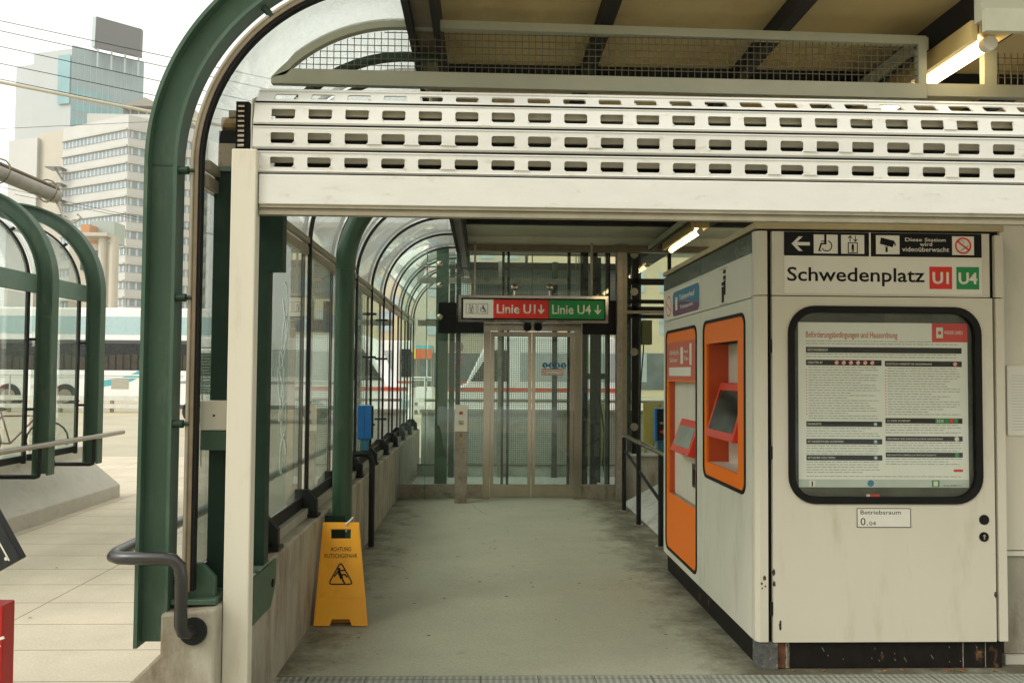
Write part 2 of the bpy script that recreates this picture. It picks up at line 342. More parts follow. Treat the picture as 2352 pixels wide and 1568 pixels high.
def text(body, F, u0, u1, v0, v1, m, parent, n=.0012, bold=0.0, name='lettering', label=None, align='L', keep=False):
    """lettering fitted into the box u0..u1, v0..v1 of a frame (keep = keep letter proportions, fit the height)"""
    cu = bpy.data.curves.new('t', 'FONT'); cu.body = body; cu.size = 1.0; cu.extrude = 0.0; cu.offset = bold; cu.resolution_u = 3
    ob = bpy.data.objects.new('t', cu); SC.collection.objects.link(ob)
    dg = bpy.context.evaluated_depsgraph_get(); me = bpy.data.meshes.new_from_object(ob.evaluated_get(dg))
    bpy.data.objects.remove(ob)
    xs = [v.co.x for v in me.vertices]; ys = [v.co.y for v in me.vertices]
    ax, bx, ay, by = min(xs), max(xs), min(ys), max(ys)
    su = (u1-u0)/(bx-ax); sv = (v1-v0)/(by-ay)
    if keep: su = sv
    for v in me.vertices:
        p = F.p(u0+(v.co.x-ax)*su, v0+(v.co.y-ay)*sv, n); v.co = p
    me.materials.clear(); me.materials.append(m); me.name = name
    o = bpy.data.objects.new(name, me); SC.collection.objects.link(o); o.parent = parent
    o.matrix_parent_inverse = parent.matrix_world.inverted()
    sd = o.modifiers.new('thick', 'SOLIDIFY'); sd.thickness = .0006
    return o
def rrect(u0, u1, v0, v1, r, k=8):
    pts = []
    for cx_, cy_, a in ((u1-r, v1-r, 0), (u0+r, v1-r, 90), (u0+r, v0+r, 180), (u1-r, v0+r, 270)):
        for i in range(k+1):
            t = math.radians(a+90*i/k); pts.append((cx_+r*math.cos(t), cy_+r*math.sin(t)))
    return pts
def rect_like(u0, u1, v0, v1, k=8):           # sharp rectangle with the same number of points as rrect
    pts = []
    for c, (cu, cv) in enumerate(((u1, v1), (u0, v1), (u0, v0), (u1, v0))):
        nxt = ((u0, v1), (u0, v0), (u1, v0), (u1, v1))[c]
        prv = ((u1, v0), (u1, v1), (u0, v1), (u0, v0))[c]
        for i in range(k+1):
            s_ = (i/k-.5)*.16
            if s_ < 0: pts.append((cu+(prv[0]-cu)*(-s_), cv+(prv[1]-cv)*(-s_)))
            else: pts.append((cu+(nxt[0]-cu)*s_, cv+(nxt[1]-cv)*s_))
    return pts
# ---- pictograms (drawn in a unit square cx,cy,size)
def pic_wheelchair(mb, F, c, d, s, mir=1, n=.002):
    q = lambda a, b: (c+mir*a*s, d+b*s)
    mb.disk(F, *q(-.02, .36), .065*s, n)
    mb.line(F, [q(-.02, .27), q(-.02, .0)], .11*s, n)
    mb.line(F, [q(-.02, .10), q(-.2, .10)], .045*s, n+.0001)
    mb.line(F, [q(.0, -.02), q(-.22, -.02), q(-.32, -.33)], .075*s, n+.0002)
    mb.line(F, [q(-.36, -.36), q(-.22, -.36)], .04*s, n+.0003)
    mb.ring(F, *q(.04, -.12), .27*s, .045*s, n+.0004, a0=-150 if mir > 0 else -210+0, a1=75 if mir > 0 else 330)
def pic_lift(mb, F, c, d, s, n=.002):
    q = lambda a, b: (c+a*s, d+b*s)
    mb.line(F, [q(-.24, .08), q(.24, .08), q(.24, -.45), q(-.24, -.45), q(-.24, .08)], .045*s, n)
    mb.disk(F, *q(0, -.03), .045*s, n); mb.line(F, [q(0, -.08), q(0, -.22)], .12*s, n); mb.line(F, [q(-.03, -.2), q(-.03, -.38)], .045*s, n); mb.line(F, [q(.035, -.2), q(.035, -.38)], .045*s, n+.0001)
    for sx, up in ((-.14, 1), (.14, -1)):
        a, b = (.16, .44) if up > 0 else (.44, .16)
        mb.line(F, [q(sx, a), q(sx, b)], .045*s, n); mb.line(F, [q(sx-.1, b-up*.1), q(sx, b), q(sx+.1, b-up*.1)], .045*s, n+.0002)

# ------------------------------------------------------------------ setting: ground
MB().box(-60, -1.66, -6, 16, -.30, 0).box(-1.66, 60, -6, -1, -.30, 0).box(-1.66, 60, 16, 16.01, -.3, 0).build('paving', PAVE, kind='structure')
MB().box(-1.66, 8, 4.55, 15.99, -.28, .004).build('hall_floor', HALL, kind='structure')
MB().box(-1.66, 8, -1, 4.546, -.27, .002).build('ribbed_floor', RIBT, kind='structure')
g = MB(); g.box(-900, 900, 16.02, 900, -.35, -.004); g.build('road', ROADM, kind='structure')
yl = MB().box(-40, -6, 31.8, 31.95, -.003, .001); yl.build('road_marking', mat('line_yellow', (.62, .52, .08), .7), kind='structure')
g = MB(); g.box(-900, -60.01, -20, 15.9, -.4, -.02); g.box(60.01, 900, -20, 15.9, -.4, -.02); g.build('pavement', PAVE, kind='structure')

# ------------------------------------------------------------------ concrete parapet (near)
def parapet(name, xin, xout, y0, y1, slope_sgn, label, m):
    pr = [(xin, 0.0), (xin, .64), (xout, .62), (xout, .46), (xout+slope_sgn*.33, .14), (xout+slope_sgn*.33, -.05), (xin, -.05)]
    mb = MB().prism([(x, y0, z) for x, z in pr], (0, y1-y0, 0))
    return tag(mb.build(name, m, bevel=.012), label, 'parapet')
pp = parapet('concrete_parapet', -1.07, -1.29, 3.50, 14.5, -1, 'long low stained concrete parapet under the left glazing of the passage', CONC)

# ------------------------------------------------------------------ glazed canopy over the passage
CX, CZ, RG = -.405, 2.456, .787
can = thing('glazed_canopy', 'curved glass canopy with thin black ribs along the left of the passage', 'canopy', (-1.2, 3.58, .64))
BARS = [3.60+1.06*k for k in range(11)]
for i, y in enumerate(BARS):
    if i: MB().arch(CX, CZ, RG-.035, RG-.012, y-.014, y+.014, .70, xend=-.34).build('rib', BLACKM, can, smooth=True)
    if i: MB().arch(CX, CZ, RG+.012, RG+.03, y-.02, y+.02, .70, xend=-.34).build('outer_rib', BRONZE, can, smooth=True)
    if i > 0:
        # cast foot on the ledge
        f = front(y-.02); b = MB(); b.prism([(-1.235, y-.045, .66), (-1.235, y-.045, .82), (-1.15, y-.045, .82), (-1.09, y-.045, .75), (-1.09, y-.045, .66)], (0, .05, 0))
        b.box(-1.24, -1.08, y-.07, y+.05, .643, .662)
        for dx in (-1.21, -1.11): b.cyl((dx, y-.055, .66), (dx, y-.055, .685), .009, 6)
        b.build('foot_bracket', BLACKM, can)
    if i in (5, 6):
        for z in (1.05, 1.75, 2.2): MB().box(-1.235, -1.12, y-.012, y+.012, z-.012, z+.012).build('stub', BLACKM, can)
for i in range(10):
    y0, y1 = BARS[i]+.022, BARS[i+1]-.022
    MB().box(-1.198, -1.190, y0, y1, .775, 2.375).build('wall_pane', GLASS, can)
    MB().arch(CX, CZ, RG-.004, RG+.004, y0, y1, CZ-.01, xend=-.34).build('vault_pane', VGLASS, can, smooth=True)
    MB().box(-1.203, -1.182, BARS[i]+.02, BARS[i+1]-.02, .66, .774).build('bottom_rail', BLACKM, can)
MB().box(-1.215, -1.172, 3.62, 14.2, 2.378, 2.43).build('spring_rail', BRONZE_L, can)
MB().box(-1.215, -1.165, 3.62, 14.2, 2.452, 2.49).build('spring_rail', BRONZE_L, can)
MB().box(-1.178, -1.145, 3.62, 14.2, .645, .70).build('sill_profile', mat('sill_grey', (.34, .34, .28), .5, var=.15), can)
# the ridge beam: two dark rails with a bronze web
MB().box(-.365, -.335, 3.4, 14.2, 3.17, 3.338).build('ridge_rail', DARKBEAM, can)
MB().box(-.245, -.215, 3.4, 14.2, 3.17, 3.338).build('ridge_rail', DARKBEAM, can)
MB().box(-.334, -.246, 3.4, 14.2, 3.21, 3.334).build('ridge_web', BRONZE, can)
# first end: pale pipe and black strip on the outside of the glass
def arcpath(R, y, zb, xe=None, n=26):
    p = [(CX-R, y, zb)]+[(CX-R*math.cos(math.pi/2*k/n), y, CZ+R*math.sin(math.pi/2*k/n)) for k in range(n+1)]
    if xe is not None: p.append((xe, y, CZ+R))
    return p
MB().tube(arcpath(.812, 3.56, .68, -.34), .011, 10).build('edge_pipe', BRONZE_L, can, smooth=True)
MB().arch(CX, CZ, .784, .798, 3.54, 3.583, .70, xend=-.34).build('edge_strip', BRONZE, can, smooth=True)
MB().arch(CX, CZ, .771, .7835, 3.545, 3.583, .70, xend=-.34).build('edge_gasket', BLACK, can, smooth=True)

# outer green arch (I-section) with stand-offs
oa = thing('green_arch', 'large bent green steel arch post in the near left foreground', 'arch', (-1.35, 3.58, .476))
MB().arch(CX, CZ, .8825, .985, 3.572, 3.588, .49, xend=0.6, seg=48).build('web', GREEN, oa, smooth=True)
MB().arch(CX, CZ, .985, 1.0, 3.525, 3.635, .476, xend=0.6, seg=48).build('outer_flange', GREEN, oa, smooth=True)
MB().arch(CX, CZ, .868, .882, 3.53, 3.625, .476, xend=0.6, seg=48).build('inner_flange', GREEN, oa, smooth=True)
for a in (None, 0, 1.0):
    pass
MB().box(CX-.984, CX-.883, 3.569, 3.591, CZ-.004, CZ+.004).build('weld_seam', GREEN_M, oa)
for z in (1.38, 1.90, 2.43):
    MB().cyl((CX-.867, 3.55, z), (CX-.826, 3.55, z), .017, 12).cyl((CX-.826, 3.55, z), (CX-.80, 3.55, z), .008, 8).build('standoff', GREEN_D, oa)
for a in (52, 84):
    c, s_ = math.cos(math.radians(a)), math.sin(math.radians(a))
    MB().cyl((CX-.867*c, 3.56, CZ+.853*s_), (CX-.80*c, 3.56, CZ+.80*s_), .015, 10).build('standoff', GREEN_D, oa)

# bracket where the arch meets the parapet
b = MB(); b.prism([(-1.27, 3.60, .645), (-1.27, 3.60, .80), (-1.16, 3.60, .80), (-1.105, 3.60, .745), (-1.105, 3.60, .665), (-1.105, 3.60, .645)], (0, .03, 0)); b.box(-1.27, -1.085, 3.55, 3.70, .6425, .664)
tag(b.build('base_bracket', GREEN, bevel=.003), 'green steel base bracket bolted on the near end of the parapet', 'bracket')

# green column behind the shutter post with motor and switch box
gc = thing('shutter_column', 'green steel column carrying the shutter motor beside the glazing', 'column', (-1.145, 3.80, .645))
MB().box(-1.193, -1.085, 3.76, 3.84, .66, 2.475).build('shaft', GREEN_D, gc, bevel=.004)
MB().box(-1.212, -1.075, 3.742, 3.858, 2.475, 2.493).build('cap_plate', GREEN_L, gc)
MB().box(-1.212, -1.075, 3.742, 3.858, .645, .66).build('base_plate', GREEN, gc)
q0, q1 = P(460, 920, 3.68), P(523, 988, 3.68)
sb = thing('switch_box', 'square beige key switch box above a green box on the column', 'switch box', (q0.x, 3.7, q1.z))
MB().box(q0.x, q1.x, 3.68, 3.757, q1.z, q0.z).build('cover', CREAM, sb, bevel=.004)
MB().box(q0.x+.001, q1.x, 3.684, 3.757, q1.z-.085, q1.z-.002).build('lower_box', GREEN, sb, bevel=.003)
MB().disk(front(3.68), (q0.x+q1.x)/2, (q0.z+q1.z)/2, .005, .0005).build('keyhole', INK, sb)

# ------------------------------------------------------------------ inner arched posts
dp = thing('box_arch_post', 'black-green box section post standing on the parapet behind the shutter', 'post', (-1.11, 4.23, .645))
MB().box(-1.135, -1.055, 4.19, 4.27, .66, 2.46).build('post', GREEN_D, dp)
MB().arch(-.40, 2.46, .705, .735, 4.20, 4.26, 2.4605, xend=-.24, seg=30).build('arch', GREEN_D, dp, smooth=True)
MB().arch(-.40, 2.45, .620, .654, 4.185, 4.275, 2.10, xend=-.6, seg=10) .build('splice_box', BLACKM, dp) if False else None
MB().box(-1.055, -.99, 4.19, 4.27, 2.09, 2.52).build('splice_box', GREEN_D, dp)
MB().box(-1.17, -1.06, 4.13, 4.33, .643, .659).build('base_plate', GREEN_L, dp)
MB().prism([(-1.068, 4.02, .637), (-1.068, 4.46, .637), (-1.068, 4.46, .52), (-1.068, 4.36, .42), (-1.068, 4.02, .42)], (.010, 0, 0)).build('wall_plate', GREEN, dp)
MB().disk(Frame((-1.058, 4.38, .53), (0, 1, 0), (0, 0, 1), (1, 0, 0)), 0, 0, .02, .0005, .006).build('bolt', INK, dp)
rp = thing('round_arch_post', 'round green steel pipe post bending overhead in the passage', 'post', (-.99, 5.93, .30))
pth = [(-.965, 5.93, .32), (-.965, 5.93, 2.32)]+[(-.965+.66*(1-math.cos(math.radians(a))), 5.93, 2.32+.66*math.sin(math.radians(a))) for a in range(6, 91, 6)]+[(-.22, 5.93, 2.98)]
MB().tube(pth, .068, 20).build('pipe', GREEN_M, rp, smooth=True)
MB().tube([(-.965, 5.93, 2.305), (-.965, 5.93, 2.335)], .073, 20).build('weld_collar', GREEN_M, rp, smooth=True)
MB().box(-1.068, -.93, 5.86, 5.98, .28, .62).build('mounting_plate', GREEN_D, rp)
hp = thing('hanger_pipe', 'short pale pipe with flange hanging from the ridge beam', 'pipe', (-.27, 4.35, 2.9))
MB().cyl((-.27, 4.35, 2.75), (-.27, 4.35, 3.13), .022, 14).build('pipe', BRONZE_L, hp, smooth=True)
MB().cyl((-.27, 4.35, 3.05), (-.27, 4.35, 3.075), .042, 18).build('flange', BRONZE_L, hp)

# ------------------------------------------------------------------ flat roof with ribs
roof = thing('flat_roof', 'flat beige boarded roof on dark ribs over the passage', 'roof', (2.5, 7, 3.3))
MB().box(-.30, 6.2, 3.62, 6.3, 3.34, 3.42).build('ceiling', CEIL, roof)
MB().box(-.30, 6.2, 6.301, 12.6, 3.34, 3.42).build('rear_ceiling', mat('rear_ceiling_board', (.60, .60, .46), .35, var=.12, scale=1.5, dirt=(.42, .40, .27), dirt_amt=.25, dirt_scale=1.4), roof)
for x in (.57, 1.43, 3.15, 4.01):
    MB().box(x-.032, x+.032, 3.63, 6.3, 3.25, 3.34).build('rib', DARKBEAM, roof)
for y in (6.3, 9.6):
    MB().box(-.21, 6.2, y-.04, y+.04, 3.28, 3.34).build('cross_rib', DARKBEAM, roof)
MB().box(2.20, 2.46, 3.66, 12.6, 3.195, 3.34).build('main_beam', DARKBEAM, roof)
MB().box(2.17, 6.2, 3.60, 3.655, 3.16, 3.339).build('end_beam', MESHF, roof)
MB().box(2.17, 6.2, 3.57, 3.598, 3.10, 3.20).build('end_trim', mat('trim_greenish', (.36, .36, .26), .5, var=.1), roof)
MB().box(-.21, 6.2, 10.72, 10.84, 3.145, 3.225).build('lintel', BRONZE, roof)
MB().box(-.21, 6.2, 10.78, 10.84, 3.228, 3.338).build('fascia_board', MATS['rear_ceiling_board'], roof)
MB().box(-.21, 6.2, 4.75, 4.80, 3.265, 3.34).build('cross_beam', DARKBEAM, roof)

# ------------------------------------------------------------------ mesh transom above the shutter
tr = thing('mesh_transom', 'wire mesh screen with curved left end above the roller shutter', 'screen', (.5, 3.95, 2.95))
YT = 3.95; zb0, zb1 = 2.93, 3.0
def zarc(x, R=.775):
    if x > CX: return CZ+R
    dd = R*R-(x-CX)**2
    return CZ+math.sqrt(max(0, dd))
def slp(x): return .062+.0105*(x+.4)          # measured: the screen sits a little out of level
top = [(x, zarc(x)) for x in [-.995+.59*k/16 for k in range(17)]]+[(2.10, CZ+.775)]
ins = [(x, zarc(x, .735)) for x in [-.93+.525*k/16 for k in range(17)]]+[(2.06, CZ+.735)]
loop_o = [(-.995, zb0)]+top+[(2.10, zb0)]
loop_i = [(-.90, zb1)]+ins+[(2.06, zb1)]
mb = MB(); F = front(YT)
tilt = lambda L_: [(u, v+(-.012 if u > .5 else .018)*(1 if u > -.9 else .2)) for u, v in L_]
loop_o = tilt(loop_o); loop_i = tilt(loop_i)
n_ = len(loop_o); vs = [F.p(u, v, -.02) for u, v in loop_o+loop_i]+[F.p(u, v, .02) for u, v in loop_o+loop_i]; fs = []
for i in range(n_):
    j = (i+1) % n_
    fs += [(i, n_+i, n_+j, j), (2*n_+i, 2*n_+j, 3*n_+j, 3*n_+i), (i, j, 2*n_+j, 2*n_+i), (n_+i, 3*n_+i, 3*n_+j, n_+j)]
mb.add(vs, fs); mb.build('frame', MESHF, tr)
mb = MB()
k = 0; x = -.90
while x < 2.06:
    zt = zarc(x, .74)
    if zt > zb1: mb.box(x-.0016, x+.0016, YT-.002, YT+.002, zb1-.005, zt)
    x += .0315
z = zb1+.03
while z < CZ+.735:
    xl = CX-math.sqrt(max(0, .735**2-(z-CZ)**2)) if z > CZ else -1
    mb.box(xl, 2.06, YT-.006, YT-.0025, z-.0016, z+.0016); z += .0315
w_ = mb.build('wire_mesh', WIRE, tr)
MB().box(2.101, 4.6, YT-.02, YT+.02, zb0, zb1-.01).build('lower_rail', MESHF, tr)
MB().box(2.38, 2.44, YT-.02, YT+.02, zb1-.01, 3.16).build('upright', MESHF, tr)
mb = MB(); x = 2.46
while x < 4.6: mb.box(x-.0016, x+.0016, YT-.002, YT+.002, zb1, 3.15); x += .0315
z = zb1+.03
while z < 3.15: mb.box(2.44, 4.6, YT-.006, YT-.0025, z-.0016, z+.0016); z += .0315
mb.build('wire_mesh', WIRE, tr)

# ------------------------------------------------------------------ roller shutter
sh = thing('roller_shutter', 'half-lowered perforated cream roller shutter across the passage entrance', 'shutter', (1.5, 3.6, 2.26))
YS = 3.62; XL, XR = -1.0, 4.2
def slat(prof, rows, x0, x1, pitch, hw, hx0, thick=.004, hole=(1, 2)):
    """strip whose profile (y,z) has 4 points; between points 1 and 2 holes are left open"""
    mb = MB(); cols = []; cuts = [x0]
    x = hx0
    while x+hw < x1: cuts += [x, x+hw]; cols.append((x, x+hw)); x += pitch
    cuts.append(x1)
    def quad(a, b, p, q): mb.add([(a, p[0], p[1]), (b, p[0], p[1]), (b, q[0], q[1]), (a, q[0], q[1])], [(0, 1, 2, 3)])
    for i in range(len(prof)-1):
        p, q = prof[i], prof[i+1]
        if i == rows:
            for j in range(0, len(cuts)-1):
                a, b = cuts[j], cuts[j+1]
                if j % 2 == 0: quad(a, b, p, q)
                else:
                    c = .007; dz = Vector((0, q[0]-p[0], q[1]-p[1])).normalized()*c
                    A = Vector((a, p[0], p[1])); B = Vector((b, p[0], p[1])); Cc = Vector((b, q[0], q[1])); D = Vector((a, q[0], q[1])); X = Vector((c, 0, 0))
                    mb.add([A, A+X, A+dz], [(0, 1, 2)]); mb.add([B, B+dz, B-X], [(0, 1, 2)]); mb.add([Cc, Cc-X, Cc-dz], [(0, 1, 2)]); mb.add([D, D-dz, D+X], [(0, 1, 2)])
        else: quad(x0, x1, p, q)
    return mb
def add_slat(prof, name='slat'):
    # prof: 6 (y,z) points from bottom to top, hole between 2 and 3
    mb = slat(prof, 2, XL+.01, XR, .1570, .100, XL+.085)
    o = mb.build(name, SHUT, sh); sd = o.modifiers.new('thick', 'SOLIDIFY'); sd.thickness = .006; sd.offset = -1
    return o
def flatprof(z0, z1, y=YS, lean=0.0):
    h = z1-z0; r = [0, .012, .27*h, .73*h, h-.010, h]
    yy = [.010, 0, 0, 0, 0, .010]
    return [(y+yy[i]+lean*r[i]/h, z0+r[i]) for i in range(6)]
add_slat(flatprof(2.441, 2.536)); add_slat(flatprof(2.542, 2.643)); add_slat(flatprof(2.650, 2.749, YS, .022))
add_slat([(YS+.030+.072*t, 2.756+.072*t) for t in (0, .1, .27, .73, .9, 1)])
add_slat([(YS+.112+.100*t, 2.836+.010*t) for t in (0, .1, .34, .68, .9, 1)])
# inner coil behind the front layer
for z in (2.547, 2.654, 2.760): MB().box(XL+.012, XR, YS+.001+(.02 if z > 2.7 else 0), YS+.02+(.02 if z > 2.7 else 0), z-.0045-.008, z+.0045-.008).build('slat_joint', BLACK, sh)
MB().box(XL+.012, XR, YS-.006, YS+.02, 2.4345, 2.4395).build('slat_joint', BLACK, sh)
cyc, czc = YS+.17, 2.63
for k, z in enumerate((2.488, 2.590, 2.692)):
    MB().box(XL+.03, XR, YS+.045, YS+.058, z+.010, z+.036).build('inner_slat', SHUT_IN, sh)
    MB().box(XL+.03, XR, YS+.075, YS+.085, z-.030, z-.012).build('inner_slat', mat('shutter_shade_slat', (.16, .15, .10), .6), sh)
MB().cyl((XL+.02, cyc, czc), (XR, cyc, czc), .085, 20).build('drum', DARKBEAM, sh, smooth=True)
MB().box(XL+.03, XR, YS+.30, YS+.31, 2.40, 2.80).build('back_panel', DARKBEAM, sh)
MB().box(-.958, XR, YS-.012, YS+.035, 2.306, 2.434).build('bottom_bar', SHUT, sh, bevel=.004)
mb = MB(); mb.box(-.955, XR, YS-.006, YS+.03, 2.292, 2.305); mb.box(-.955, XR, YS+.004, YS+.03, 2.278, 2.291); mb.box(-.955, XR, YS-.010, YS+.03, 2.262, 2.277); mb.build('bottom_seal', BRONZE_L, sh)
MB().box(-1.068, -.962, 3.585, 3.655, -.02, 2.535).build('guide_post', CREAM, sh, bevel=.006)
MB().box(-1.075, -1.02, 3.665, 3.70, 2.545, 2.76).build('chain_plate', BLACK, sh)
mb = MB()
for k in range(9):
    z = 2.565+k*.0215; mb.tube([(-1.062, 3.655, z), (-1.035, 3.655, z)], .0078, 8)
mb.build('chain', STEEL, sh)
MB().prism([(XL, YS+.002, 2.64), (XL, YS+.005, 2.735), (XL, YS+.02, 2.765), (XL, YS+.1, 2.80), (XL, YS+.28, 2.78), (XL, YS+.28, 2.5), (XL, YS+.02, 2.5)], (.006, 0, 0)).build('end_plate', SHUT_IN, sh)
mo = thing('shutter_motor', 'small beige and rusty shutter motor on top of the green column', 'motor', (-1.13, 3.78, 2.493))
MB().box(-1.175, -1.085, 3.75, 3.83, 2.495, 2.60).build('housing', mat('motor_beige', (.36, .30, .22), .5, dirt=(.2, .11, .05), dirt_amt=.2, dirt_scale=20), mo, bevel=.004)
MB().box(-1.172, -1.10, 3.75, 3.83, 2.601, 2.655).build('coupling', BLACKM, mo)
MB().cyl((-1.165, 3.785, 2.69), (-1.095, 3.785, 2.69), .035, 12).build('gear', mat('rusty_brass', (.26, .17, .07), .5, metal=.4, var=.4, scale=30), mo)
MB().box(-1.135, -1.105, 3.76, 3.81, 2.72, 2.75).build('terminal', BRONZE_L, mo)

# ------------------------------------------------------------------ kiosk
KX, KY, KY2, KX2 = 1.487, 4.60, 6.97, 2.878
PL0, PL1 = .155, 2.402
ki = thing('service_kiosk', 'white steel station kiosk with black plinth and technical room door', 'kiosk', (2.15, 5.8, 0))
MB().box(KX+.03, KX2-.02, KY+.03, KY2-.02, .005, PL0-.003).build('plinth', PLINTH, ki)
MB().box(KX+.012, KX+.12, KY+.012, KY+.10, .006, PL0-.003).build('plinth_corner', mat('peeled_plinth', (.10, .10, .09), .7, var=.5, scale=40, dirt=(.4, .4, .36), dirt_amt=.1, dirt_scale=30), ki)
SW = side(KX)         # u = -y
def U(y): return -y
# roof trim
MB().box(KX-.005, KX2+.002, KY-.005, KY2+.005, PL1, PL1+.032).build('roof_trim', mat('trim_beige', (.42, .35, .19), .5, dirt=(.2, .15, .07), dirt_amt=.1), ki)
MB().box(KX+.02, KX2-.02, KY+.02, KY2, PL1-.012, PL1).build('trim_shadow_gap', BLACK, ki)
# far, right walls and core
MB().box(KX2-.03, KX2-.001, KY+.11, KY2-.001, PL0, PL1-.013).build('wall', CREAM_P, ki)
MB().box(KX+.01, KX2-.031, KY2-.03, KY2, PL0, PL1-.013).build('wall', CREAM_P, ki)
# corner post
MB().prism([(KX, KY+.06, PL0), (KX, KY+.022, PL0), (KX+.022, KY, PL0), (KX+.068, KY, PL0), (KX+.068, KY+.06, PL0)], (0, 0, 2.032-PL0)).build('corner_post', CREAM, ki, bevel=.003)
MB().prism([(KX, KY+.06, 2.036), (KX, KY+.022, 2.036), (KX+.022, KY, 2.036), (KX+.068, KY, 2.036), (KX+.068, KY+.06, 2.036)], (0, 0, PL1-.012-2.036)).build('corner_post', CREAM, ki, bevel=.003)
# rust marks on the corner post
rb = MB(); FF = front(KY)
for u, v, r in ((KX+.045, .50, .012), (KX+.05, .455, .006), (KX+.03, .47, .007), (KX+.033, .445, .005)):
    rb.fpoly(FF, [(u+r*random.uniform(.6, 1)*math.cos(a*.7), v+1.3*r*random.uniform(.7, 1.1)*math.sin(a*.7)) for a in range(9)], .0005)
rb.build('rust_marks', mat('rust', (.10, .035, .012), .8, var=.4, scale=40), ki)
# side wall panels with the two machine openings
M1 = dict(y0=4.775, y1=5.70, z0=.915, z1=1.955)
M2 = dict(y0=5.875, y1=6.875, z0=.205, z1=1.945)
YSE = 5.765
for (a, b, m_) in ((KY+.064, YSE-.003, M1), (YSE+.003, KY2-.01, M2)):
    mb = MB()
    A = rrect(U(m_['y1']), U(m_['y0']), m_['z0'], m_['z1'], .075)
    mb.loop2(SW, rect_like(U(b), U(a), PL0, 2.022), A, -.02, 0)
    mb.build('wall_panel', CREAM_P, ki, bevel=0)
    MB().box(KX+.0, KX+.02, a, b, 2.028, 2.275).build('fascia_panel', CREAM_P, ki)
    MB().box(KX-.002, KX+.02, a+.004, b-.004, 2.278, PL1-.016).build('grey_band', GREYBAND, ki)
MB().box(KX+.021, KX+.04, KY+.06, KY2-.01, PL0, M2['z0']-.01).build('backing', BLACK, ki)
MB().box(KX+.021, KX+.03, KY+.06, KY2-.03, 1.97, PL1-.013).build('backing', BLACK, ki)
# open "i" pictogram made of dark blocks + thin brackets
gi = MB()
for (ya, yb, za, zb_) in ((5.165, 5.215, 2.222, 2.245), (5.165, 5.215, 2.185, 2.208), (5.175, 5.25, 2.150, 2.172), (5.205, 5.25, 2.045, 2.143), (5.17, 5.203, 2.09, 2.18)):
    gi.fbox(SW, U(yb), U(ya), za, zb_, .001, .003)
gi.fbox(SW, U(5.30), U(5.13), 2.2535, 2.256, .001, .002); gi.fbox(SW, U(5.30), U(5.13), 2.033, 2.0355, .001, .002)
gi.build('pictogram', INK, ki)
# front face: door, sign panel, jambs
FK = front(KY)
DX0, DX1 = 1.581, 2.812
MB().box(KX+.069, KX2, KY+.03, KY+.05, PL0, PL1-.013).build('door_gap', BLACK, ki)
MB().box(DX1+.019, KX2, KY+.001, KY+.029, PL0, 2.030).build('jamb', CREAM, ki, bevel=.002)
MB().box(DX1+.019, KX2, KY+.001, KY+.029, 2.036, PL1-.02).build('jamb', CREAM, ki, bevel=.002)
WX0, WX1, WZ0, WZ1 = 1.666, 2.745, .899, 1.979
mb = MB(); mb.loop2(FK, rect_like(DX0, DX1, PL0, 2.030), rrect(WX0, WX1, WZ0, WZ1, .15), -.029, 0)
door = mb.build('door', CREAM, ki)
kg = door
mb = MB(); mb.loop2(FK, rrect(WX0, WX1, WZ0, WZ1, .15), rrect(WX0+.037, WX1-.037, WZ0+.037, WZ1-.037, .118), -.02, .009); mb.build('window_gasket', BLACK, kg)
MB().fbox(FK, WX0+.02, WX1-.02, WZ0+.02, WZ1-.02, -.0285, -.024).build('display_back', mat('display_olive', (.035, .045, .025), .4, var=.5, scale=9, dirt=(.10, .09, .05), dirt_amt=.1), kg)
tag_room = MB().fbox(FK, 2.043, 2.339, .774, .875, .001, .003).build('room_plate', WHITE, kg)
fr = MB(); fr.line(FK, [(2.043, .774), (2.339, .774), (2.339, .875), (2.043, .875), (2.043, .774)], .003, .0032); fr.build('plate_outline', INK, tag_room)
text('Betriebsraum', FK, 2.062, 2.285, .843, .866, INK, tag_room, .0035)
text('0', FK, 2.062, 2.089, .784, .824, INK, tag_room, .0035)
text('.', FK, 2.097, 2.103, .784, .790, INK, tag_room, .0035); text('04', FK, 2.110, 2.146, .784, .805, INK, tag_room, .0035)
MB().disk(FK, 2.749, .815, .027, .001, .004).build('lock_cover', INK, kg)
lk = MB().disk(FK, 2.747, .722, .026, .001, .004).build('lock', INK, kg)
MB().disk(FK, 2.747, .728, .007, .0055, .003).fbox(FK, 2.7435, 2.7505, .708, .726, .0055, .008).build('cylinder', BRONZE_L, lk)
for z in (1.14, 1.72, .30): MB().cyl((DX0-.008, KY+.006, z), (DX0-.008, KY+.006, z+.07), .009, 10).build('hinge', BLACKM, kg)
rb = MB()
for u, v, r in ((1.618, .262, .008), (1.617, .245, .009), (1.619, .23, .008), (DX0+.004, .47, .012), (DX1-.004, .41, .012), (DX0+.003, .53, .012)):
    rb.fpoly(FK, [(u+r*random.uniform(.5, 1)*math.cos(a*.7), v+1.6*r*random.uniform(.7, 1.1)*math.sin(a*.7)) for a in range(9)], .0005)
rb.build('chipped_paint', mat('chipped', (.05, .04, .03), .8, var=.6, scale=60), kg)
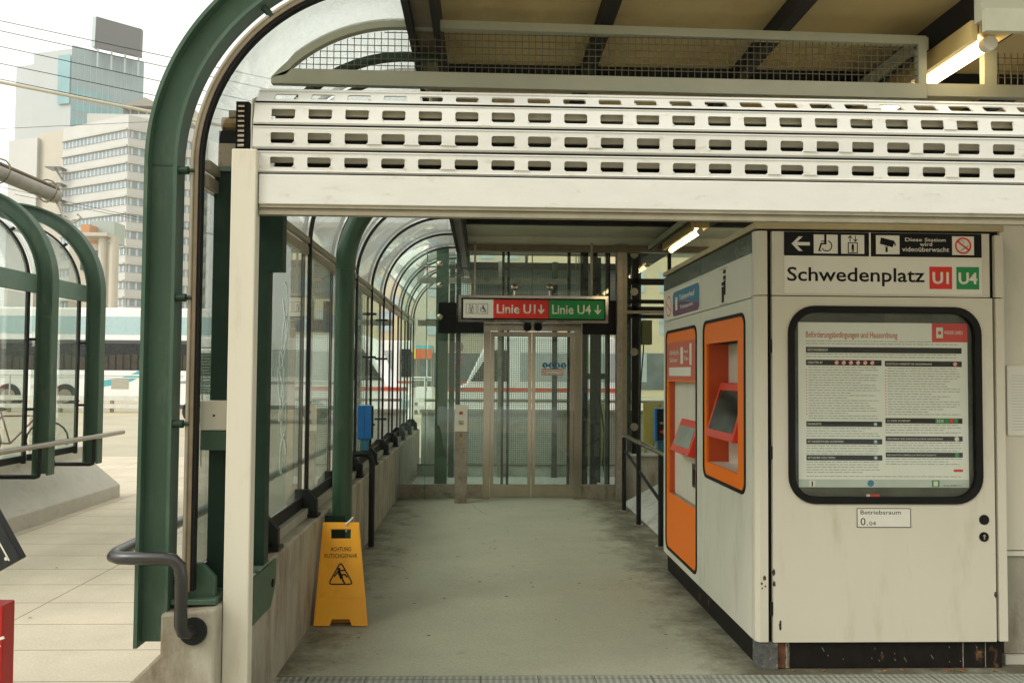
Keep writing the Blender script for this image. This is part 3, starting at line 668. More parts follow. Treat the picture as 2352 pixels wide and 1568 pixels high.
# rust and drips on the plinth front
rb = MB(); FP = front(KY+.03)
rb.fpoly(FP, [(1.60, .01), (1.655, .01), (1.66, .15), (1.60, .15)], .0005)
rb.build('rust_patch', mat('rust2', (.12, .05, .02), .8, var=.5, scale=25), ki)
rb = MB()
for u, w2 in ((1.665, .016), (1.672, .01), (2.64, .005), (2.765, .004)):
    z = .145
    while z > .01:
        h = random.uniform(.008, .03); rb.fbox(FP, u-w2*random.uniform(.3, .6), u+w2*random.uniform(.3, .6), max(.008, z-h), z, .001, .0014); z -= h
for k in range(15):
    u = random.uniform(1.7, 2.8); v = random.uniform(.03, .13); l = random.choice((.004, .005, .008, .02))
    rb.line(FP, [(u, v), (u+l*.6, v-l)], .003, .001)
rb.build('scratches', mat('scratch_pale', (.30, .27, .20), .8, var=.4, scale=40), ki)
# station name panel
sg = thing('station_sign', 'black and white station name sign above the kiosk door', 'sign', (2.17, KY, 2.02))
MB().box(DX0, DX1-.012, KY+.002, KY+.029, 2.036, PL1-.014).build('panel', CREAM, sg)
q0, q1, q2 = P(1799, 586, KY), P(2255, 526, KY), P(2255, 680, KY)
SX0, SX1 = 1.648, 2.755
ZT, ZM, ZB = 2.386, 2.254, 2.048
MB().fbox(FK, SX0, SX1, ZM+.001, ZT, -.0015, .001).build('black_band', INK, sg)
MB().fbox(FK, SX0, SX1, ZB, ZM, -.0015, .001).build('white_band', WHITE, sg)
wm = MB(); im = MB(); rm = MB()
def su(px): return P(px, 600, KY).x
def sq(px0, px1): return su(px0), su(px1)
# black band y 530..588 -> rows
zc_, hh = (ZT+ZM)/2, .05
ax0, ax1 = sq(1818, 1860)
wm.fpoly(FK, [(ax0, zc_), (ax0+.040, zc_+.040), (ax0+.062, zc_+.040), (ax0+.030, zc_+.009), (ax1, zc_+.009), (ax1, zc_-.009), (ax0+.030, zc_-.009), (ax0+.062, zc_-.040), (ax0+.040, zc_-.040)], .0015)
wm.build('arrow', WHITE, sg); wm = MB()
for p0, p1 in ((1869, 1924), (1932, 1985), (2012, 2066), (2187, 2237)):
    a, b = sq(p0, p1); MB().fbox(FK, a, b, zc_-.052, zc_+.052, .0012, .0020).build('white_tile', WHITE, sg)
a, b = sq(1996, 2000); wm.fbox(FK, a, b, ZM, ZT, .0012, .002)
im = MB(); c = (su(1869)+su(1924))/2; pic_wheelchair(im, FK, c, zc_+.004, .115, 1, .0022); im.build('pictogram', INK, sg); im = MB()
c = (su(1932)+su(1985))/2; pic_lift(im, FK, c, zc_, .105, .0022); im.build('pictogram', INK, sg); im = MB()
c = (su(2012)+su(2066))/2
im.fpoly(FK, [(c-.045, zc_+.005), (c-.038, zc_+.04), (c+.038, zc_+.022), (c+.028, zc_-.014)], .0022); im.line(FK, [(c+.038, zc_+.012), (c+.042, zc_-.002)], .007, .0022)
im.fbox(FK, c-.016, c+.002, zc_-.012, zc_-.009, .0022, .003); im.fbox(FK, c-.013, c-.001, zc_-.04, zc_-.014, .0022, .003)
im.build('pictogram', INK, sg); im = MB()
c = (su(2187)+su(2237))/2
rm.ring(FK, c, zc_, .046, .009, .0022); rm.line(FK, [(c-.034, zc_+.026), (c+.034, zc_-.026)], .009, .0024)
im.line(FK, [(c-.012, zc_-.028), (c+.03, zc_+.0)], .003, .0021); im.ring(FK, c-.012, zc_+.012, .018, .0015, .0021, a0=0, a1=140)
wm.build('divider', WHITE, sg); im.build('cigarette', INK, sg); rm.build('no_smoking_ring', REDS, sg)
for s_, a, b, z0 in (('Diese Station', 2079, 2172, .0205), ('wird', 2113, 2141, -.0045), ('videoüberwacht', 2072, 2180, -.036)):
    text(s_, FK, su(a), su(b), zc_+z0, zc_+z0+(.020 if s_ != 'videoüberwacht' else .026), WHITE, sg, .0022, bold=.008)
text('Schwedenplatz', FK, su(1808), su(2123), 2.090, 2.192, INK, sg, .0022, bold=.012)
a, b = sq(2134, 2186); MB().fbox(FK, a, b, 2.078, 2.202, .0012, .0020).build('line_badge', REDS, sg); text('U1', FK, a+.018, b-.018, 2.106, 2.172, WHITE, sg, .0022, bold=.03)
a, b = sq(2196, 2248); MB().fbox(FK, a, b, 2.078, 2.202, .0012, .0020).build('line_badge', GREENS, sg); text('U4', FK, a+.012, b-.010, 2.106, 2.172, WHITE, sg, .0022, bold=.03)

# poster behind the door window
po = thing('rules_poster', 'white house rules poster with black headings behind the door window', 'poster', (2.18, KY+.02, 1.0))
PX0, PX1, PZ0, PZ1 = su(1836), su(2225), 0.986, 1.890
FP = front(KY+.0245)
MB().fbox(FP, PX0, PX1, PZ0, PZ1, .0, .001).build('sheet', mat('poster_paper', (.80, .80, .73), .5, var=.03), po)
pw, ph = PX1-PX0, PZ1-PZ0
def pu(f): return PX0+pw*f
def pv(f): return PZ1-ph*f
# fractions measured on the sheet
text('Beförderungsbedingungen und Hausordnung', FP, pu(.045), pu(.585), pv(.105), pv(.055), mat('poster_title_red', (.55, .07, .04), .5), po, .002, bold=.005)
hb = MB(); rd = MB(); wt = MB()
rd.fbox(FP, pu(.79), pu(1.0), pv(.115), pv(.0), .0012, .0018)
wt.fbox(FP, pu(.815), pu(.855), pv(.09), pv(.025), .0022, .0028)
rd.disk(FP, pu(.835), pv(.058), .010, .003)
text('WIENER LINIEN', FP, pu(.862), pu(.972), pv(.068), pv(.045), WHITE, po, .0024, bold=.01)
HD = [(.045, .965, .19, .238, 'GELTUNGSBEREICH', .12), (.045, .49, .318, .368, 'VERBOTEN IST', .09), (.51, .965, .318, .368, 'ZUSÄTZLICH VERBIETET DIE HAUSORDNUNG', .27),
      (.045, .49, .875*.68+.0, .0, '', 0)]
HD = HD[:3]+[(.51, .965, .662, .700, 'ZU IHRER SICHERHEIT', .14), (.045, .49, .700-.012, .735, 'FAHRKARTE', .08), (.51, .965, .775, .812, 'VERLORENE UND ZURÜCKGELASSENE GEGENSTÄNDE', .33),
      (.045, .49, .800, .838, 'MIT KINDERWAGEN UNTERWEGS', .21), (.51, .965, .870, .905, 'INFORMATION GEMÄSS DATENSCHUTZGESETZ', .29), (.045, .49, .895, .932, 'MITNAHME VON TIEREN', .16)]
# convert: the sheet bottom strip is cropped in the frame, compress a little
sc_ = .885
HD = [(a, b, c*sc_ if c > .4 else c*.80, d*sc_ if c > .4 else d*.80-.0, t_, wd) for a, b, c, d, t_, wd in HD]
HD = [(.045, .965, .150, .185, 'GELTUNGSBEREICH', .12), (.045, .49, .228, .262, 'VERBOTEN IST', .09), (.51, .965, .232, .266, 'ZUSÄTZLICH VERBIETET DIE HAUSORDNUNG', .27),
      (.51, .965, .580, .612, 'ZU IHRER SICHERHEIT', .14), (.045, .49, .602, .634, 'FAHRKARTE', .08), (.51, .965, .690, .720, 'VERLORENE UND ZURÜCKGELASSENE GEGENSTÄNDE', .33),
      (.045, .49, .708, .740, 'MIT KINDERWAGEN UNTERWEGS', .21), (.51, .965, .788, .818, 'INFORMATION GEMÄSS DATENSCHUTZGESETZ', .29), (.045, .49, .806, .838, 'MITNAHME VON TIEREN', .16)]
for a, b, c, d, t_, wd in HD:
    hb.fbox(FP, pu(a), pu(b), pv(d), pv(c), .0012, .0018)
    text(t_, FP, pu(a+.008), pu(a+.008+wd), pv(d-.010), pv(c+.010), WHITE, po, .0021, bold=.01)
hb.build('heading_bars', INK, po); rd.build('red_marks', REDS, po); wt.build('logo_tile', WHITE, po)
tx = MB()
def para(a, b, c, d, short=.25):
    v = c
    while v < d:
        end = b-(random.random()*short*(b-a) if random.random() < .4 else random.random()*.03)
        u = a
        while u < end:
            l = random.uniform(.012, .045); l = min(l, end-u)
            tx.fbox(FP, pu(u), pu(u+l), pv(v+.0042), pv(v), .0011, .0014); u += l+.006
        v += .0155
para(.045, .96, .112, .142, .1); para(.045, .96, .192, .218, .2)
para(.06, .48, .272, .590, .5); para(.525, .96, .276, .560, .5)
para(.51, .96, .620, .680); para(.045, .48, .642, .700); para(.51, .96, .728, .780); para(.045, .48, .748, .798); para(.51, .96, .826, .862); para(.045, .48, .846, .915)
para(.045, .965, .932, .936, .02)
tx.build('body_text', mat('poster_grey', (.30, .31, .27), .6), po)
rd = MB(); wt = MB(); gn = MB(); bl = MB()
v = .285
while v < .56:
    rd.fbox(FP, pu(.045), pu(.051), pv(v+.006), pv(v), .0012, .0016); rd.fbox(FP, pu(.511), pu(.517), pv(v+.006), pv(v), .0012, .0016); v += .018
for k in range(7):
    u = .225+k*.042 if k < 6 else .925; vv = .245 if k < 6 else .249
    wt.disk(FP, pu(u), pv(vv), .0125, .0022); rd.ring(FP, pu(u), pv(vv), .0125, .003, .003); rd.line(FP, [(pu(u)-.008, pv(vv)+.008), (pu(u)+.008, pv(vv)-.008)], .0025, .003)
gn.fbox(FP, pu(.805), pu(.86), pv(.609), pv(.583), .0022, .003); gn.fbox(FP, pu(.863), pu(.885), pv(.609), pv(.583), .0022, .003); gn.fbox(FP, pu(.915), pu(.938), pv(.609), pv(.583), .0022, .003)
rd.fbox(FP, pu(.888), pu(.912), pv(.609), pv(.583), .0022, .003)
text('SOS', FP, pu(.812), pu(.853), pv(.605), pv(.587), WHITE, po, .0032, bold=.02)
gn.disk(FP, pu(.93), pv(.803), .0125, .0022); wt.disk(FP, pu(.93), pv(.705), .0125, .0022)
for vv in (.618, .724, .822): bl.disk(FP, pu(.45), pv(vv), .0125, .0022); wt.fbox(FP, pu(.444), pu(.457), pv(vv+.006), pv(vv-.007), .0032, .0036)
rd.fbox(FP, pu(.91), pu(.965), pv(.905), pv(.890), .0012, .0018)
bt = MB().fbox(FP, PX0, PX1, PZ0, pv(.952), .0011, .0016); bt.build('footer_strip', mat('footer_tint', (.50, .56, .50), .5), po)
wt.fbox(FP, pu(.06), pu(.095), PZ0+.004, pv(.958), .002, .0025); text('i', FP, pu(.073), pu(.082), PZ0+.006, pv(.964), INK, po, .003, bold=.03)
bl.disk(FP, pu(.42), PZ0+.022, .018, .002); gn.fbox(FP, pu(.78), pu(.825), PZ0+.003, pv(.956), .002, .0025); wt.fbox(FP, pu(.79), pu(.815), PZ0+.008, pv(.962), .003, .0035)
text('+43(1)7909-111', FP, pu(.84), pu(.955), PZ0+.003, PZ0+.015, INK, po, .003)
para(.115, .26, .958, .985, .5); para(.47, .68, .958, .985, .3)
rd.build('red_symbols', REDS, po); wt.build('white_symbols', WHITE, po); gn.build('green_symbols', GREENS, po); bl.build('blue_symbols', BLUEL, po)
wg = MB().fbox(FK, WX0+.03, WX1-.03, WZ0+.03, WZ1-.03, -.012, -.008); wg.build('window_pane', PGLASS, kg)
MB().fbox(front(KY+.0245), su(1990), su(1998), .935, .948, 0, .002).build('sticker', WHITE, kg); MB().fbox(front(KY+.0245), su(1998), su(2020), .935, .948, 0, .002).build('sticker', REDS, kg)
MB().fbox(front(KY+.0245), su(1845), su(1857), .922, .938, 0, .002).build('sticker', WHITE, kg)

# notice on machine bay fascia: blue / purple hotline sign
ns = thing('info_sign', 'rounded teal and purple information sign above the far ticket machine', 'sign', (KX, 6.2, 2.04))
def S(px, py): q = PX(px, py, KX); return q.y, q.z
sA = rrect(U(6.62), U(5.80), 2.045, 2.235, .03)
MB().fbox(SW, U(6.92), U(5.785), 2.03, 2.255, .0005, .0015).build('board', WHITE, ns)
MB().fpoly(SW, [(U(6.62), 2.145), (U(6.62), 2.205), (U(6.59), 2.235), (U(5.83), 2.235), (U(5.80), 2.205), (U(5.80), 2.10), (U(6.0), 2.115), (U(6.2), 2.14), (U(6.4), 2.15)], .002, .0008).build('upper_field', BLUEL, ns)
MB().fpoly(SW, [(U(6.62), 2.144), (U(6.4), 2.149), (U(6.2), 2.139), (U(6.0), 2.114), (U(5.80), 2.099), (U(5.80), 2.075), (U(5.83), 2.045), (U(6.59), 2.045), (U(6.62), 2.075)], .002, .0008).build('lower_field', PURP, ns)
text('Ticketverkauf', SW, U(6.40), U(5.93), 2.158, 2.198, WHITE, ns, .0032, bold=.02)
text('Ticketpoint', SW, U(6.38), U(5.98), 2.082, 2.118, WHITE, ns, .0032, bold=.02)
tp = MB(); tp.fbox(SW, U(6.53), U(6.46), 2.09, 2.19, .003, .0036); tp.build('ticket_symbol', WHITE, ns)
rr_ = MB(); rr_.ring(SW, U(6.77), 2.14, .082, .011, .002, ru=.10); rr_.line(SW, [(U(6.85), 2.17), (U(6.70), 2.10)], .012, .0025); rr_.build('prohibition_ring', REDS, ns)

# ------------------------------------------------------------------ ticket machines
def ticket_machine(kind, m_, depth, rz0, rz1, label, grp):
    t = thing('ticket_machine', label, 'ticket machine', (KX+.1, (m_['y0']+m_['y1'])/2, m_['z0']), grp)
    u0, u1, z0, z1 = U(m_['y1']), U(m_['y0']), m_['z0'], m_['z1']
    g_ = MB(); g_.loop2(SW, rrect(u0, u1, z0, z1, .075), rrect(u0+.020, u1-.020, z0+.020, z1-.020, .06), -.018, .006); g_.build('gasket', BLACK, t)
    bd = .115 if kind == 1 else .05
    ru0, ru1 = u0+.075, u1-(.155 if kind == 1 else .055)
    f_ = MB(); f_.loop2(SW, rrect(u0+.020, u1-.020, z0+.020, z1-.020, .06), rect_like(ru0, ru1, rz0, rz1), -.016, -.001); f_.build('fascia', ORANGE, t)
    d_ = depth
    MB().fbox(SW, ru0-.012, ru0, rz0, rz1, -d_, -.0165).build('side_liner', REDOR, t)
    MB().fbox(SW, ru1, ru1+.012, rz0, rz1, -d_, -.0165).build('side_liner', REDOR, t)
    MB().fbox(SW, ru0-.012, ru1+.012, rz0-.012, rz0, -d_, -.0165).build('shelf', STEEL_D if kind == 2 else CREAM_P, t)
    MB().fbox(SW, ru0-.012, ru1+.012, rz1, rz1+.012, -d_, -.0165).build('top_liner', BLACK, t)
    MB().fbox(SW, ru0-.012, ru1+.012, rz0-.012, rz1+.012, -d_-.01, -d_).build('back_panel', CREAM_P, t)
    # tilted monitor wedge
    mz0, mz1 = (1.18, 1.545) if kind == 1 else (1.0, 1.26)
    ma, mb_ = (ru0+.07, ru1-.02) if kind == 1 else (ru0+.30, ru1-.02)
    o1, o0 = (-.045, .03) if kind == 1 else (-.01, .05)   # outward at top / bottom
    w_ = MB(); w_.prism([SW.p(ma, mz0, -d_+.001), SW.p(ma, mz0+.02, o0), SW.p(ma, mz1, o1-.03), SW.p(ma, mz1, -d_+.001)], SW.U*(mb_-ma))
    mon = w_.build('monitor', RED, t, bevel=.004)
    ax = Vector(SW.p(0, mz1, o1-.03))-Vector(SW.p(0, mz0+.02, o0)); L_ = ax.length; ax.normalize()
    nn = SW.U.cross(ax); nn = nn if nn.x < 0 else -nn
    FM = Frame(SW.p(ma, mz0+.02, o0), SW.U, ax, nn)
    MB().fbox(FM, .05, mb_-ma-.04, .05, L_-.05, .0005, .003).build('screen', SCREEN if kind == 1 else mat('lit_grey_screen', (.25, .28, .24), .1), mon)
    sl_ = MB().fbox(SW, ru1-.26, ru1-.12, mz0-.22, mz0-.05, -d_+.0005, -d_+.012).build('card_slot', STEEL, t)
    MB().fbox(SW, ru1-.225, ru1-.16, mz0-.20, mz0-.09, -d_+.013, -d_+.017).build('slot_mouth', INK, sl_)
    kp = MB().fbox(SW, ru1-.11, ru1-.03, mz0-.17, mz0-.06, -d_+.0005, -d_+.006).build('keypad', STEEL_D, t)
    for a_ in range(3):
        for b_ in range(4): MB().fbox(SW, ru1-.100+a_*.024, ru1-.084+a_*.024, mz0-.155+b_*.023, mz0-.140+b_*.023, -d_+.0065, -d_+.010).build('key', INK, kp)
    if kind == 1:
        for dz_, du_ in ((1.36, -.02), (1.31, -.05)):
            MB().cyl((KX+.05, U(ru0)-.0005, dz_), (KX+.05+du_*.3, U(ru0)-.006, dz_), .010, 10).build('screw', INK, t)
    else:
        for k in range(5):
            z = rz0+.05+k*(rz1-rz0-.1)/4; MB().disk(SW, ru0-.018, z, .006, 0.0, .003).build('screw', BRONZE_L, t)
        pst = MB().fbox(SW, u0+.045, u1-.03, 1.555, 1.845, .0002, .002).build('poster', SALMON, t)
        MB().fbox(SW, u0+.13, u1-.16, 1.585, 1.65, .003, .004).build('white_strip', WHITE, pst)
        MB().fbox(SW, u0+.52, u0+.60, 1.675, 1.80, .003, .004).build('qr_free_tile', WHITE, pst); MB().fbox(SW, u0+.80, u0+.86, 1.665, 1.82, .003, .004).build('phone_picture', WHITE, pst)
        text('Einfach.', SW, u0+.15, u0+.49, 1.745, 1.785, WHITE, pst, .004, bold=.02); text('Sicher.', SW, u0+.15, u0+.44, 1.69, 1.725, WHITE, pst, .004, bold=.02)
        text('App', SW, u0+.62, u0+.76, 1.75, 1.78, WHITE, pst, .004, bold=.02); text('Ticket', SW, u0+.62, u0+.77, 1.70, 1.73, WHITE, pst, .004, bold=.02)
        bl_ = MB().fbox(SW, ru1-.12, ru1-.03, 1.27, 1.34, -d_+.0005, -d_+.001).build('instruction_sticker', BLUEL, t)
    return t
GTM = 'orange ticket machines in the kiosk side'
ticket_machine(1, M1, .15, 1.02, 1.80, 'nearer orange ticket machine set high in the kiosk side', GTM)
ticket_machine(2, M2, .055, .655, 1.54, 'farther full-height orange ticket machine with red poster', GTM)

# ------------------------------------------------------------------ wall right of the kiosk with notice
rw = thing('service_wall', 'beige service cabinet wall at the right edge beside the kiosk', 'wall', (3.6, 4.75, 0))
MB().box(2.92, 4.6, 4.70, 4.80, .63, 2.6).build('upper_panel', CREAM, rw)
MB().box(2.905, 4.6, 4.685, 4.80, .60, .625).build('ledge', CREAM_P, rw)
MB().box(2.915, 4.6, 4.70, 4.80, .06, .595).build('lower_panel', CONC, rw)
MB().box(2.91, 4.6, 4.68, 4.80, .005, .055).build('skirting', CONC_L, rw)
MB().box(2.880, 2.915, 4.72, 4.80, .06, 2.6).build('joint', BLACK, rw)
nb = thing('notice_board', 'pale paper notice at the right edge of the picture', 'notice', (3.0, 4.69, 1.3))
MB().box(2.945, 3.25, 4.688, 4.698, 1.27, 1.66).build('sheet', WHITE, nb)
t_ = MB()
for k in range(20): t_.fbox(front(4.688), 2.97, 3.22-random.random()*.08, 1.30+k*.016, 1.3018+k*.016, .0005, .001)
t_.build('print_lines', mat('poster_grey', (.3, .3, .3)), nb)

# ------------------------------------------------------------------ fluorescent lamps under the main beam
LG = 'tube lamps under the main roof beam'
def lamp(y0, y1, label):
    t = thing('tube_lamp', label, 'lamp', (2.27, (y0+y1)/2, 3.06), LG)
    MB().box(2.21, 2.36, y0, y1, 3.135, 3.19).build('housing', LAMPH, t, bevel=.004)
    MB().box(2.17, 2.199, y0, y1, 3.10, 3.19).build('reflector', LAMPH, t)
    MB().cyl((2.27, y0+.05, 3.10), (2.27, y1-.05, 3.10), .026, 14).build('tube', TUBE, t, smooth=True)
    for y in (y0+.02, y1-.05): MB().cyl((2.27, y, 3.10), (2.27, y+.04, 3.10), .034, 14).build('end_cap', CREAM, t)
lamp(3.68, 5.20, 'lit tube lamp nearest the camera at top right')
lamp(5.75, 7.25, 'second tube lamp behind the mesh and the shutter')
lamp(8.80, 10.25, 'short lit tube lamp over the passage beyond the kiosk')
tc_ = thing('cable_duct', 'long pale cable duct running under the roof beam', 'duct', (2.05, 7, 3.14))
MB().box(2.06, 2.12, 3.95, 10.6, 3.16, 3.22).build('duct', MESHF, tc_)
MB().box(2.085, 2.095, 3.95, 10.6, 3.14, 3.159).build('seam', BLACKM, tc_)

# ------------------------------------------------------------------ lift
YE = 10.84
def e(px, py, Y=YE): return P(px, py, Y)
lf = thing('glass_lift', 'glass and steel lift enclosure at the end of the passage', 'lift', (.6, 11.8, 0))
xl = -1.06
xj0, xj1 = e(1110, 900).x, e(1126, 900).x      # left jamb
xr0, xr1 = e(1318, 900).x, e(1336, 900).x
xm = e(1221, 900).x
zk = e(1200, 1112).z                            # top of kick plates
MB().box(xl, xj0-.002, YE, YE+.05, .005, zk).build('plinth', STEEL_D, lf)
MB().box(xr1+.002, 1.70, YE, YE+.05, .005, zk).build('plinth', STEEL_D, lf)
MB().box(xj0, xj1, YE-.03, YE+.05, .005, 2.13).build('door_jamb', STEEL, lf, bevel=.003)
MB().box(xr0, xr1, YE-.03, YE+.05, .005, 2.13).build('door_jamb', STEEL, lf, bevel=.003)
zh0, zh1 = 2.135, 2.34
hd = MB().box(xj0, e(1336, 750).x, YE-.05, YE+.05, zh0, zh1).build('header', STEEL, lf, bevel=.003)
cb = MB(); cb.box(e(1209, 750).x, e(1236, 750).x, YE-.10, YE-.052, 2.27, 2.30); 
for px in (1208, 1232): c0 = e(px+3, 752); cb.cyl((c0.x, YE-.09, c0.z-.0), (c0.x, YE-.052, c0.z), .052, 20)
cb.build('twin_sensor', BLACK, hd)
MB().box(e(1008, 700).x, e(1049, 700).x, YE-.02, YE+.06, e(1030, 765).z, e(1030, 695).z).build('dark_box', BLACK, lf)
MB().box(e(1049, 700).x+.001, xj0-.001, YE-.02, YE+.06, e(1080, 765).z, e(1080, 738).z).build('dark_box', BLACK, lf)
MB().box(e(1337, 700).x, e(1428, 700).x, YE-.02, YE+.06, e(1380, 768).z, e(1380, 690).z).build('dark_box', BLACK, lf)
for (a, b, nm) in ((xj1+.003, xm-.003, 0), (xm+.003, xr0-.003, 1)):
    dl = MB(); dl.loop2(front(YE+.0), rect_like(a, b, .02, 2.12), rect_like(a+.045, b-.045, zk, 2.06), -.03, 0)
    d = dl.build('door_leaf', STEEL, lf)
    MB().box(a+.046, b-.046, YE+.012, YE+.020, zk+.001, 2.059).build('pane', EGLASS, d)
    if nm == 1:
        st = MB(); FS = front(YE+.011); bl = MB(); rd = MB()
        cs = [e(1252+14.2*k, 840).x for k in range(4)]
        for c in cs:
            o_ = MB().disk(FS, c, e(1260, 839).z, .036, .001).build('mandatory_sign', BLUEL, d)
            wt = MB(); wt.disk(FS, c, e(1260, 839).z+.018, .006, .002); wt.line(FS, [(c, e(1260, 839).z+.01), (c, e(1260, 839).z-.008), (c+.01, e(1260, 839).z-.022)], .011, .002); wt.build('white_figure', WHITE, o_)
        x0_, x1_ = e(1244, 855).x, e(1294, 855).x; z0_, z1_ = e(1260, 861).z, e(1260, 848).z
        pl_ = MB().fbox(FS, x0_, x1_, z0_, z1_, .001, .002).build('fire_notice', WHITE, d)
        rd.line(FS, [(x0_, z0_), (x1_, z0_), (x1_, z1_), (x0_, z1_), (x0_, z0_)], .005, .0025)
        for c in (x0_+.035, x1_-.035): rd.ring(FS, c, (z0_+z1_)/2, .026, .005, .003); rd.line(FS, [(c-.018, (z0_+z1_)/2+.018), (c+.018, (z0_+z1_)/2-.018)], .005, .003)
        rd.build('red_symbols', REDS, pl_)
        text('Aufzug im Brandfall', FS, x0_+.07, x1_-.07, z1_-.032, z1_-.012, INK, pl_, .003); text('nicht benutzen', FS, x0_+.08, x1_-.08, z0_+.01, z0_+.028, INK, pl_, .003)
# front glass: left, right and above the doors
gx = e(980, 900).x
MB().box(xl, gx-.004, YE+.018, YE+.028, zk, 3.12).build('front_pane', EGLASS, lf)
MB().box(gx+.004, xj0-.003, YE+.020, YE+.030, zk, 3.12).build('front_pane', EGLASS, lf)
MB().box(xr1+.004, 1.56, YE+.020, YE+.030, zk, 3.12).build('front_pane', EGLASS, lf)
MB().box(xj0, xm-.006, YE+.020, YE+.030, zh1+.002, 3.12).build('front_pane', EGLASS, lf)
MB().box(xm+.006, xr1, YE+.020, YE+.030, zh1+.002, 3.12).build('front_pane', EGLASS, lf)
MB().box(xm-.005, xm+.005, YE+.0, YE+.04, zh1+.002, 3.12).build('mullion', BRONZE, lf)
fn = MB().box(gx-.002, gx+.002, YE-.22, YE+.017, .02, 3.1).build('glass_fin', glass('fin_glass', (.45, .75, .62), .1, .01), lf)
for py in (607, 656, 728):
    q = e(1010, py, YE-.08); a0 = e(978, py, YE-.08)
    st_ = MB(); st_.sphere((q.x, YE-.10, q.z), .042, sq=(1, .45, 1)); st_.tube([(a0.x, YE-.07, q.z-.03), (q.x, YE-.07, q.z-.03)], .012, 8); st_.tube([(q.x, YE-.07, q.z-.03), (q.x, YE+.015, q.z-.03)], .012, 8)
    st_.build('glass_clamp', STEEL, lf, smooth=True)
for px in (1181, 1262):
    q = e(px, 660); MB().sphere((q.x, YE-.03, q.z), .045, sq=(1, .5, 1)).tube([(q.x, YE-.02, q.z), (q.x, YE-.02, zh1+.002)], .013, 8).build('glass_clamp', STEEL, lf, smooth=True)
# side glass and frame pillars
MB().box(1.56, 1.60, YE-.02, YE+.06, .005, 3.12).build('corner_fin', EGLASS, lf)
MB().box(1.695, 1.765, YE-.10, YE+.06, .005, 3.25).build('steel_pillar', STEEL_D, lf, bevel=.003)
MB().box(1.767, 1.83, YE-.06, YE+.06, .60, 3.25).build('steel_pillar', BRONZE_L, lf)
# shaft frame
for x0_, x1_, y0_, m_ in ((e(1000, 900, 11.3).x, e(1028, 900, 11.3).x, 11.25, GREEN_M), (e(1046, 900, 11.6).x, e(1056, 900, 11.6).x, 11.6, BLACKM), (1.30, 1.40, 11.35, BLACKM), (1.48, 1.56, 11.6, BLACKM), (1.18, 1.22, 11.9, BLACKM), (1.62, 1.72, 12.4, BLACKM), (-.52, -.44, 12.95, GREEN_D), (1.05, 1.13, 12.95, GREEN_D), (.22, .30, 12.97, STEEL_D), (1.42, 1.47, 11.2, BLACKM), (1.60, 1.66, 11.1, BLACKM)):
    MB().box(x0_, x1_, y0_, y0_+.09, .005, 3.3).build('shaft_column', m_, lf)
for px in (1154, 1166):
    q = e(px, 900, 11.7); MB().cyl((q.x, 11.7, .01), (q.x, 11.7, 3.3), .018, 8).build('guide_rail', BLACKM, lf)
for z in (2.30, 2.95):
    MB().box(-1.0, 2.2, 12.93, 12.99, z, z+.09).build('shaft_crossbar', STEEL_D, lf)
MB().box(1.15, 1.70, 11.5, 11.6, 1.52, 1.60).build('shaft_crossbar', BLACKM, lf)
MB().tube([(1.5, 11.3, 1.5), (1.56, 11.3, 1.2), (1.62, 11.3, .8), (1.60, 11.3, .4), (1.66, 11.3, .1)], .012, 8).tube([(1.45, 11.25, 1.5), (1.50, 11.25, 1.1), (1.47, 11.25, .6), (1.5, 11.25, .1)], .008, 8).build('hanging_cable', BLACK, lf, smooth=True)
for x in (1.24, 1.28, 1.44): MB().cyl((x, 11.4, .05), (x, 11.4, 3.2), .007, 6).build('lift_rope', STEEL_D, lf)
MB().box(-1.0, 2.25, 13.08, 13.25, .005, .18).build('rear_plinth', CONC_W, lf)
MB().box(-1.0, 2.25, 11.0, 13.079, .006, .012).build('shaft_floor', CONC_W, lf)
mb = MB(); x = -.55; YM = 13.12
while x < 2.2: mb.box(x-.0045, x+.0045, YM, YM+.004, .20, 3.2); x += .033
z = .21
while z < 3.2: mb.box(-.56, 2.2, YM+.005, YM+.009, z-.0045, z+.0045); z += .033
mb.build('wire_mesh', WIRE_W, lf)
MB().box(-1.0, 2.25, 13.06, 13.10, .181, .20).build('mesh_sill', BRONZE, lf)
MB().box(-1.0, 2.25, 13.07, 13.2, 3.2, 3.3).build('rear_beam', DARKBEAM, lf)
MB().box(-.2, 2.25, 13.21, 13.3, 2.72, 3.2).build('rear_panel', CONC_W, lf)

# lift sign
YG = 10.30
ls = thing('line_sign', 'long hanging steel-framed line sign with red and green fields', 'sign', (.6, YG, 2.2))
g0, g1 = P(1053, 711, YG), P(1397, 711, YG); zt_, zb_ = P(1225, 679, YG).z, P(1225, 741, YG).z
FG = front(YG)
MB().loop2(FG, rect_like(g0.x, g1.x, zb_, zt_), rect_like(g0.x+.035, g1.x-.035, zb_+.035, zt_-.035), -.16, .012); 
mb = MB(); mb.loop2(FG, rect_like(g0.x, g1.x, zb_, zt_), rect_like(g0.x+.035, g1.x-.035, zb_+.033, zt_-.033), -.16, .012); mb.build('frame', CHROME, ls)
MB().fbox(FG, g0.x+.035, g1.x-.035, zb_+.033, zt_-.033, -.1, -.004).build('backing', INK, ls)
zz0, zz1 = zb_+.052, zt_-.052
def gu(px): return P(px, 711, YG).x
MB().fbox(FG, gu(1064), gu(1133), zz0, zz1, -.0035, .001).build('white_field', WHITE, ls)
MB().fbox(FG, gu(1133)+.001, gu(1260)-.001, zz0, zz1, -.0035, .001).build('red_field', REDS, ls)
MB().fbox(FG, gu(1261), gu(1388), zz0, zz1, -.0035, .001).build('green_field', GREENS, ls)
text('Linie U1', FG, gu(1141), gu(1230), zz0+.055, zz1-.055, WHITE, ls, .002, bold=.02)
text('Linie U4', FG, gu(1268), gu(1357), zz0+.055, zz1-.055, WHITE, ls, .002, bold=.02)
